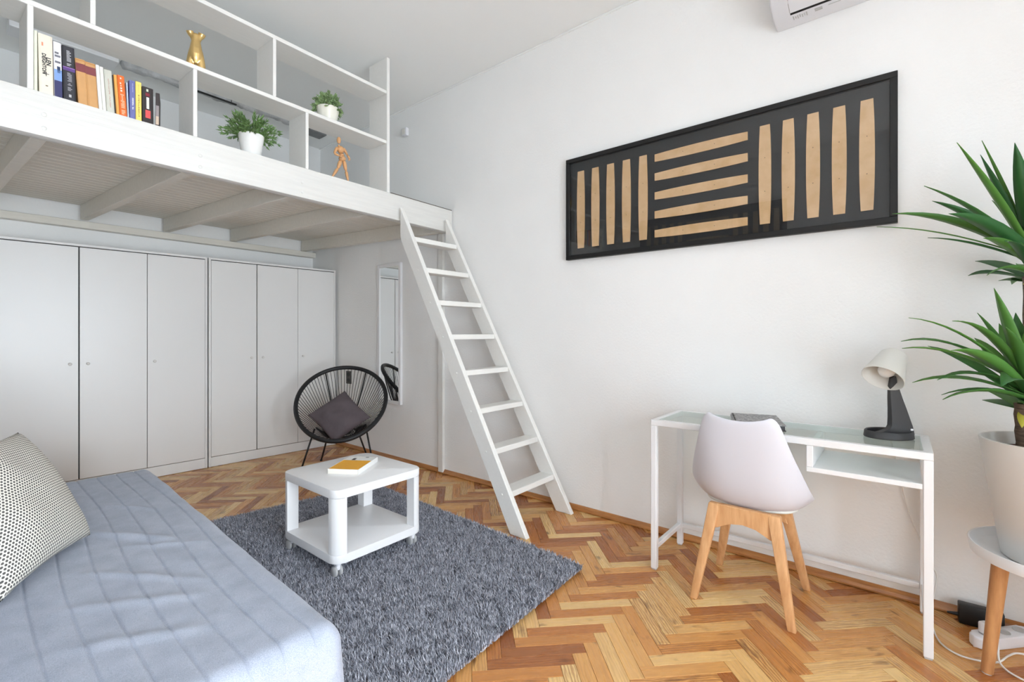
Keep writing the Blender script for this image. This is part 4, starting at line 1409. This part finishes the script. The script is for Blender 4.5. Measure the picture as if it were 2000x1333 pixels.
book('dark picture-cover book standing askew at the end of the book row', 0.6760, 0.6910, 0.160, (62, 54, 54), 0.5, 0.115, 0.020, marks=[(0.05, 0.30, 0.1, 0.9, (206, 186, 166)), (0.30, 0.62, 0.1, 0.9, (150, 140, 140))], rot=-18)

# ------------------------------------------------------------------ ornaments on the railing shelf
def pot_plant(label, X, yl, z, r0, r1, h, potmat, fol, seed, n, spread, height, leafl, globe):
    p = LM @ Vector((lx(X), yl, z))
    t = thing('potted_plant', label, 'plant', tuple(p), 0, 'small potted plants on the railing shelf')
    m = MB(); m.lathe([(0, 0.0005), (r0 - 0.004, 0.0005), (r0, 0.004), (r1, h - 0.003), (r1 + 0.0005, h), (r1 - 0.004, h), (r1 - 0.006, h - 0.02), (0, h - 0.02)], 40); m.build('pot', potmat, t, 50, True)
    m = MB(); m.lathe([(0, h - 0.0199), (r1 - 0.0062, h - 0.0199), (0, h - 0.012)], 24); m.build('soil', 'soil', t, None, True)
    r = random.Random(seed)
    V, F = [], []
    def lf(b, d, L, w):
        s = d.cross(Vector((r.uniform(-1, 1), r.uniform(-1, 1), r.uniform(-1, 1)))).normalized()
        k = len(V)
        nn = s.cross(d) * w * 0.4
        V.extend([b, b + d * L * 0.45 + s * w, b + d * L, b + d * L * 0.45 - s * w, b + d * L * 0.45 - nn])
        F.extend([(k, k + 1, k + 4), (k + 1, k + 2, k + 4), (k + 2, k + 3, k + 4), (k + 3, k, k + 4)])
    S = MB()
    for i in range(n):
        a = r.uniform(0, 2 * PI)
        el = math.acos(1 - r.random() * (1.0 if not globe else 1.12))
        rad = r.uniform(0.75, 1.0)
        tip = Vector((math.cos(a) * math.sin(el) * spread * rad, math.sin(a) * math.sin(el) * spread * rad, h - 0.01 + math.cos(el) * height * rad))
        b = Vector((math.cos(a), math.sin(a), 0)) * r1 * 0.45 * r.random() + UP * (h - 0.02)
        ct = (b + tip) / 2 + UP * 0.02
        pts = bez(b, ct, tip, 6)
        S.tube(pts, 0.0009, 4)
        for k in range(2, 7):
            d = (pts[k] - pts[k - 1]).normalized()
            for q in range(3 if not globe else 4):
                dd = (d + Vector((r.uniform(-1, 1), r.uniform(-1, 1), r.uniform(-0.7, 1))) * (0.75 if not globe else 1.0)).normalized()
                lf(pts[k], dd, leafl * r.uniform(0.6, 1.1), leafl * (0.13 if not globe else 0.24))
        lf(tip, (tip - pts[-2]).normalized(), leafl, leafl * 0.14)
    s = S.build('stems', 'stem_green', t, None, True)
    s['kind'] = 'stuff'
    o = raw('foliage', V, F, fol, t, None, True)
    o['kind'] = 'stuff'
pot_plant('bushy narrow-leaved plant in a glossy white pot, lower compartment of the railing shelf', 1.145, 0.085, BZ, 0.048, 0.066, 0.125, 'ceramic', 'foliage_a', 21, 88, 0.145, 0.120, 0.034, False)
pot_plant('compact pale-tipped plant in a cream pot, on the middle board of the railing shelf', 1.620, 0.085, ZM, 0.050, 0.070, 0.095, 'cream_pot', 'foliage_b', 22, 150, 0.094, 0.120, 0.019, True)

# gold torso ornament
gp = LM @ Vector((lx(0.866), 0.075, ZM))
def torso():
    m = MB()
    for s in (-1, 1):
        m.tube(smoothpath([(s * 0.026, 0, 0.004), (s * 0.023, -0.002, 0.040), (s * 0.016, 0, 0.080), (s * 0.010, 0.002, 0.105)], 4), [0.018 + 0.0003 * k for k in range(13)], 12)
        m.tube(smoothpath([(s * 0.009, 0, 0.150), (s * 0.014, 0.002, 0.178), (s * 0.024, 0.004, 0.196), (s * 0.027, 0, 0.207)], 4), [0.010 + 0.0007 * k for k in range(13)], 10)
    m.tube([(0, 0.002, 0.040), (0, -0.002, 0.062), (0, -0.004, 0.085), (0, -0.003, 0.110), (0, 0, 0.140), (0, 0, 0.165), (0, 0.002, 0.185), (0, 0.003, 0.196)], [0.020, 0.028, 0.031, 0.029, 0.024, 0.019, 0.021, 0.015], 14)
    o = m.build('gold_torso', 'gold', None, 180, True)
    o.location = gp
    o.rotation_euler = (0, 0, math.radians(-20))
    rm = o.modifiers.new('merge', 'REMESH'); rm.mode = 'VOXEL'; rm.voxel_size = 0.0028; rm.use_smooth_shade = True
    sm = o.modifiers.new('soften', 'SMOOTH'); sm.iterations = 6; sm.factor = 0.5
    tag(o, 'shiny gold torso figurine standing on the middle board of the railing shelf', 'figurine')
torso()

# jointed wooden artist's figure, walking with a hand on the hip
DM = thing('wooden_figure', 'jointed wooden artist figure striding in the lower right compartment of the railing shelf', 'figurine', tuple(LM @ Vector((lx(1.705), 0.075, BZ))), LYAW)
def dpt(x, y, dy=0.0):
    X = (x - 690) / 7.69 * 0.00375
    return Vector((X, dy, 0.016 + ((1105 + (x - 565) * 0.30) - y) / 7.69 / 297))
def limb(name, a, b, r0, rm_, r1):
    m = MB(); m.tube([a, a.lerp(b, .12), a.lerp(b, .45), a.lerp(b, .9), b], [r0 * .5, r0, rm_, r1, r1 * .5], 10); return m.build(name, 'dummy_wood', DM, 60, True)
m = MB(); m.ball(dpt(662, 545), 0.0165, 12, Matrix.Diagonal((0.78, 0.85, 1.35, 1))); m.build('head', 'dummy_wood', DM, 180, True)
limb('neck', dpt(660, 612), dpt(664, 640), 0.006, 0.006, 0.006)
limb('chest', dpt(672, 632), dpt(700, 742), 0.019, 0.026, 0.016)
limb('waist', dpt(702, 742), dpt(710, 785), 0.013, 0.017, 0.013)
limb('pelvis', dpt(710, 780), dpt(716, 858), 0.017, 0.024, 0.018)
limb('upper_arm', dpt(640, 648), dpt(588, 742, -0.004), 0.009, 0.0095, 0.007)
limb('forearm', dpt(588, 745, -0.004), dpt(655, 792, -0.02), 0.0075, 0.0075, 0.005)
limb('hand', dpt(652, 790, -0.02), dpt(685, 800, -0.022), 0.006, 0.006, 0.005)
limb('upper_arm', dpt(728, 656), dpt(795, 765), 0.009, 0.0095, 0.007)
limb('forearm', dpt(796, 765), dpt(822, 825, -0.006), 0.0075, 0.0075, 0.005)
limb('hand', dpt(822, 822, -0.006), dpt(800, 850, -0.010), 0.006, 0.006, 0.005)
limb('thigh', dpt(690, 850), dpt(648, 965), 0.012, 0.013, 0.009)
limb('shin', dpt(646, 965), dpt(578, 1090, 0.012), 0.010, 0.010, 0.006)
limb('thigh', dpt(738, 850), dpt(772, 1005), 0.012, 0.013, 0.009)
limb('shin', dpt(772, 1005), dpt(800, 1165, -0.004), 0.010, 0.010, 0.006)
for (x, y, dy) in ((572, 1100, 0.012), (808, 1172, -0.004)):
    c = dpt(x, y, dy)
    m = MB(); m.hexa([(c.x - 0.010, c.y - 0.024, 0.0), (c.x + 0.010, c.y - 0.024, 0.0), (c.x + 0.008, c.y + 0.010, 0.0), (c.x - 0.008, c.y + 0.010, 0.0),
                      (c.x - 0.006, c.y - 0.016, 0.010), (c.x + 0.006, c.y - 0.016, 0.010), (c.x + 0.006, c.y + 0.008, 0.020), (c.x - 0.006, c.y + 0.008, 0.020)], 0.003); m.build('foot', 'dummy_wood', DM, 60, True)

# ------------------------------------------------------------------ things kept under the ceiling behind the loft
def bundle():
    m = MB()
    pts = [Vector((0.86 + 1.36 * k / 60, 4.36 + 0.012 * math.sin(k * 0.5), 3.118)) for k in range(61)]
    m.tube(pts, [0.033 + 0.009 * mnoise.noise((k * 0.6, 0, 0)) - (0.02 if k in (0, 60) else 0) for k in range(61)], 14)
    for v in m.bm.verts:
        v.co += Vector((0, mnoise.noise(v.co * 22), 0.6 * mnoise.noise(v.co * 25 + Vector((5, 5, 5))))) * 0.011
        v.co.z = min(v.co.z, ZC - 0.001)
    return tag(m.build('fabric_roll', 'grey_foil', None, 180), 'long crumpled grey fabric roll held under the ceiling behind the railing shelf', 'fabric')
bundle()
rod = thing('curtain_rod', 'thin black rod hanging below the grey fabric roll under the ceiling', 'rod', (1.40, 4.267, ZC))
m = MB(); m.tube([(1.20, 4.26, 3.06), (1.60, 4.275, 3.063)], 0.008, 8); m.build('bar', 'black_metal', rod, 60)
for x in (1.24, 1.56):
    m = MB(); m.tube([(x, 4.267, 3.065), (x, 4.267, ZC - 0.0005)], 0.003, 6); m.build('stay', 'black_metal', rod, 60)
m = MB(); m.hexa([(2.25, 4.29, 3.075), (2.42, 4.30, 3.075), (2.42, 4.44, 3.075), (2.25, 4.43, 3.075), (2.25, 4.29, 3.165), (2.42, 4.30, 3.165), (2.42, 4.44, 3.165), (2.25, 4.43, 3.165)], 0.006)
tag(m.build('storage_box', 'dark_box', None), 'small dark grey box under the ceiling behind the wooden figure', 'box')
m = MB(); m.box(0.30, 0.84, 4.30, 4.46, 3.085, 3.169, 0.006); tag(m.build('ceiling_board', 'lacquer_white', None), 'short white board fixed under the ceiling above the row of books', 'board')
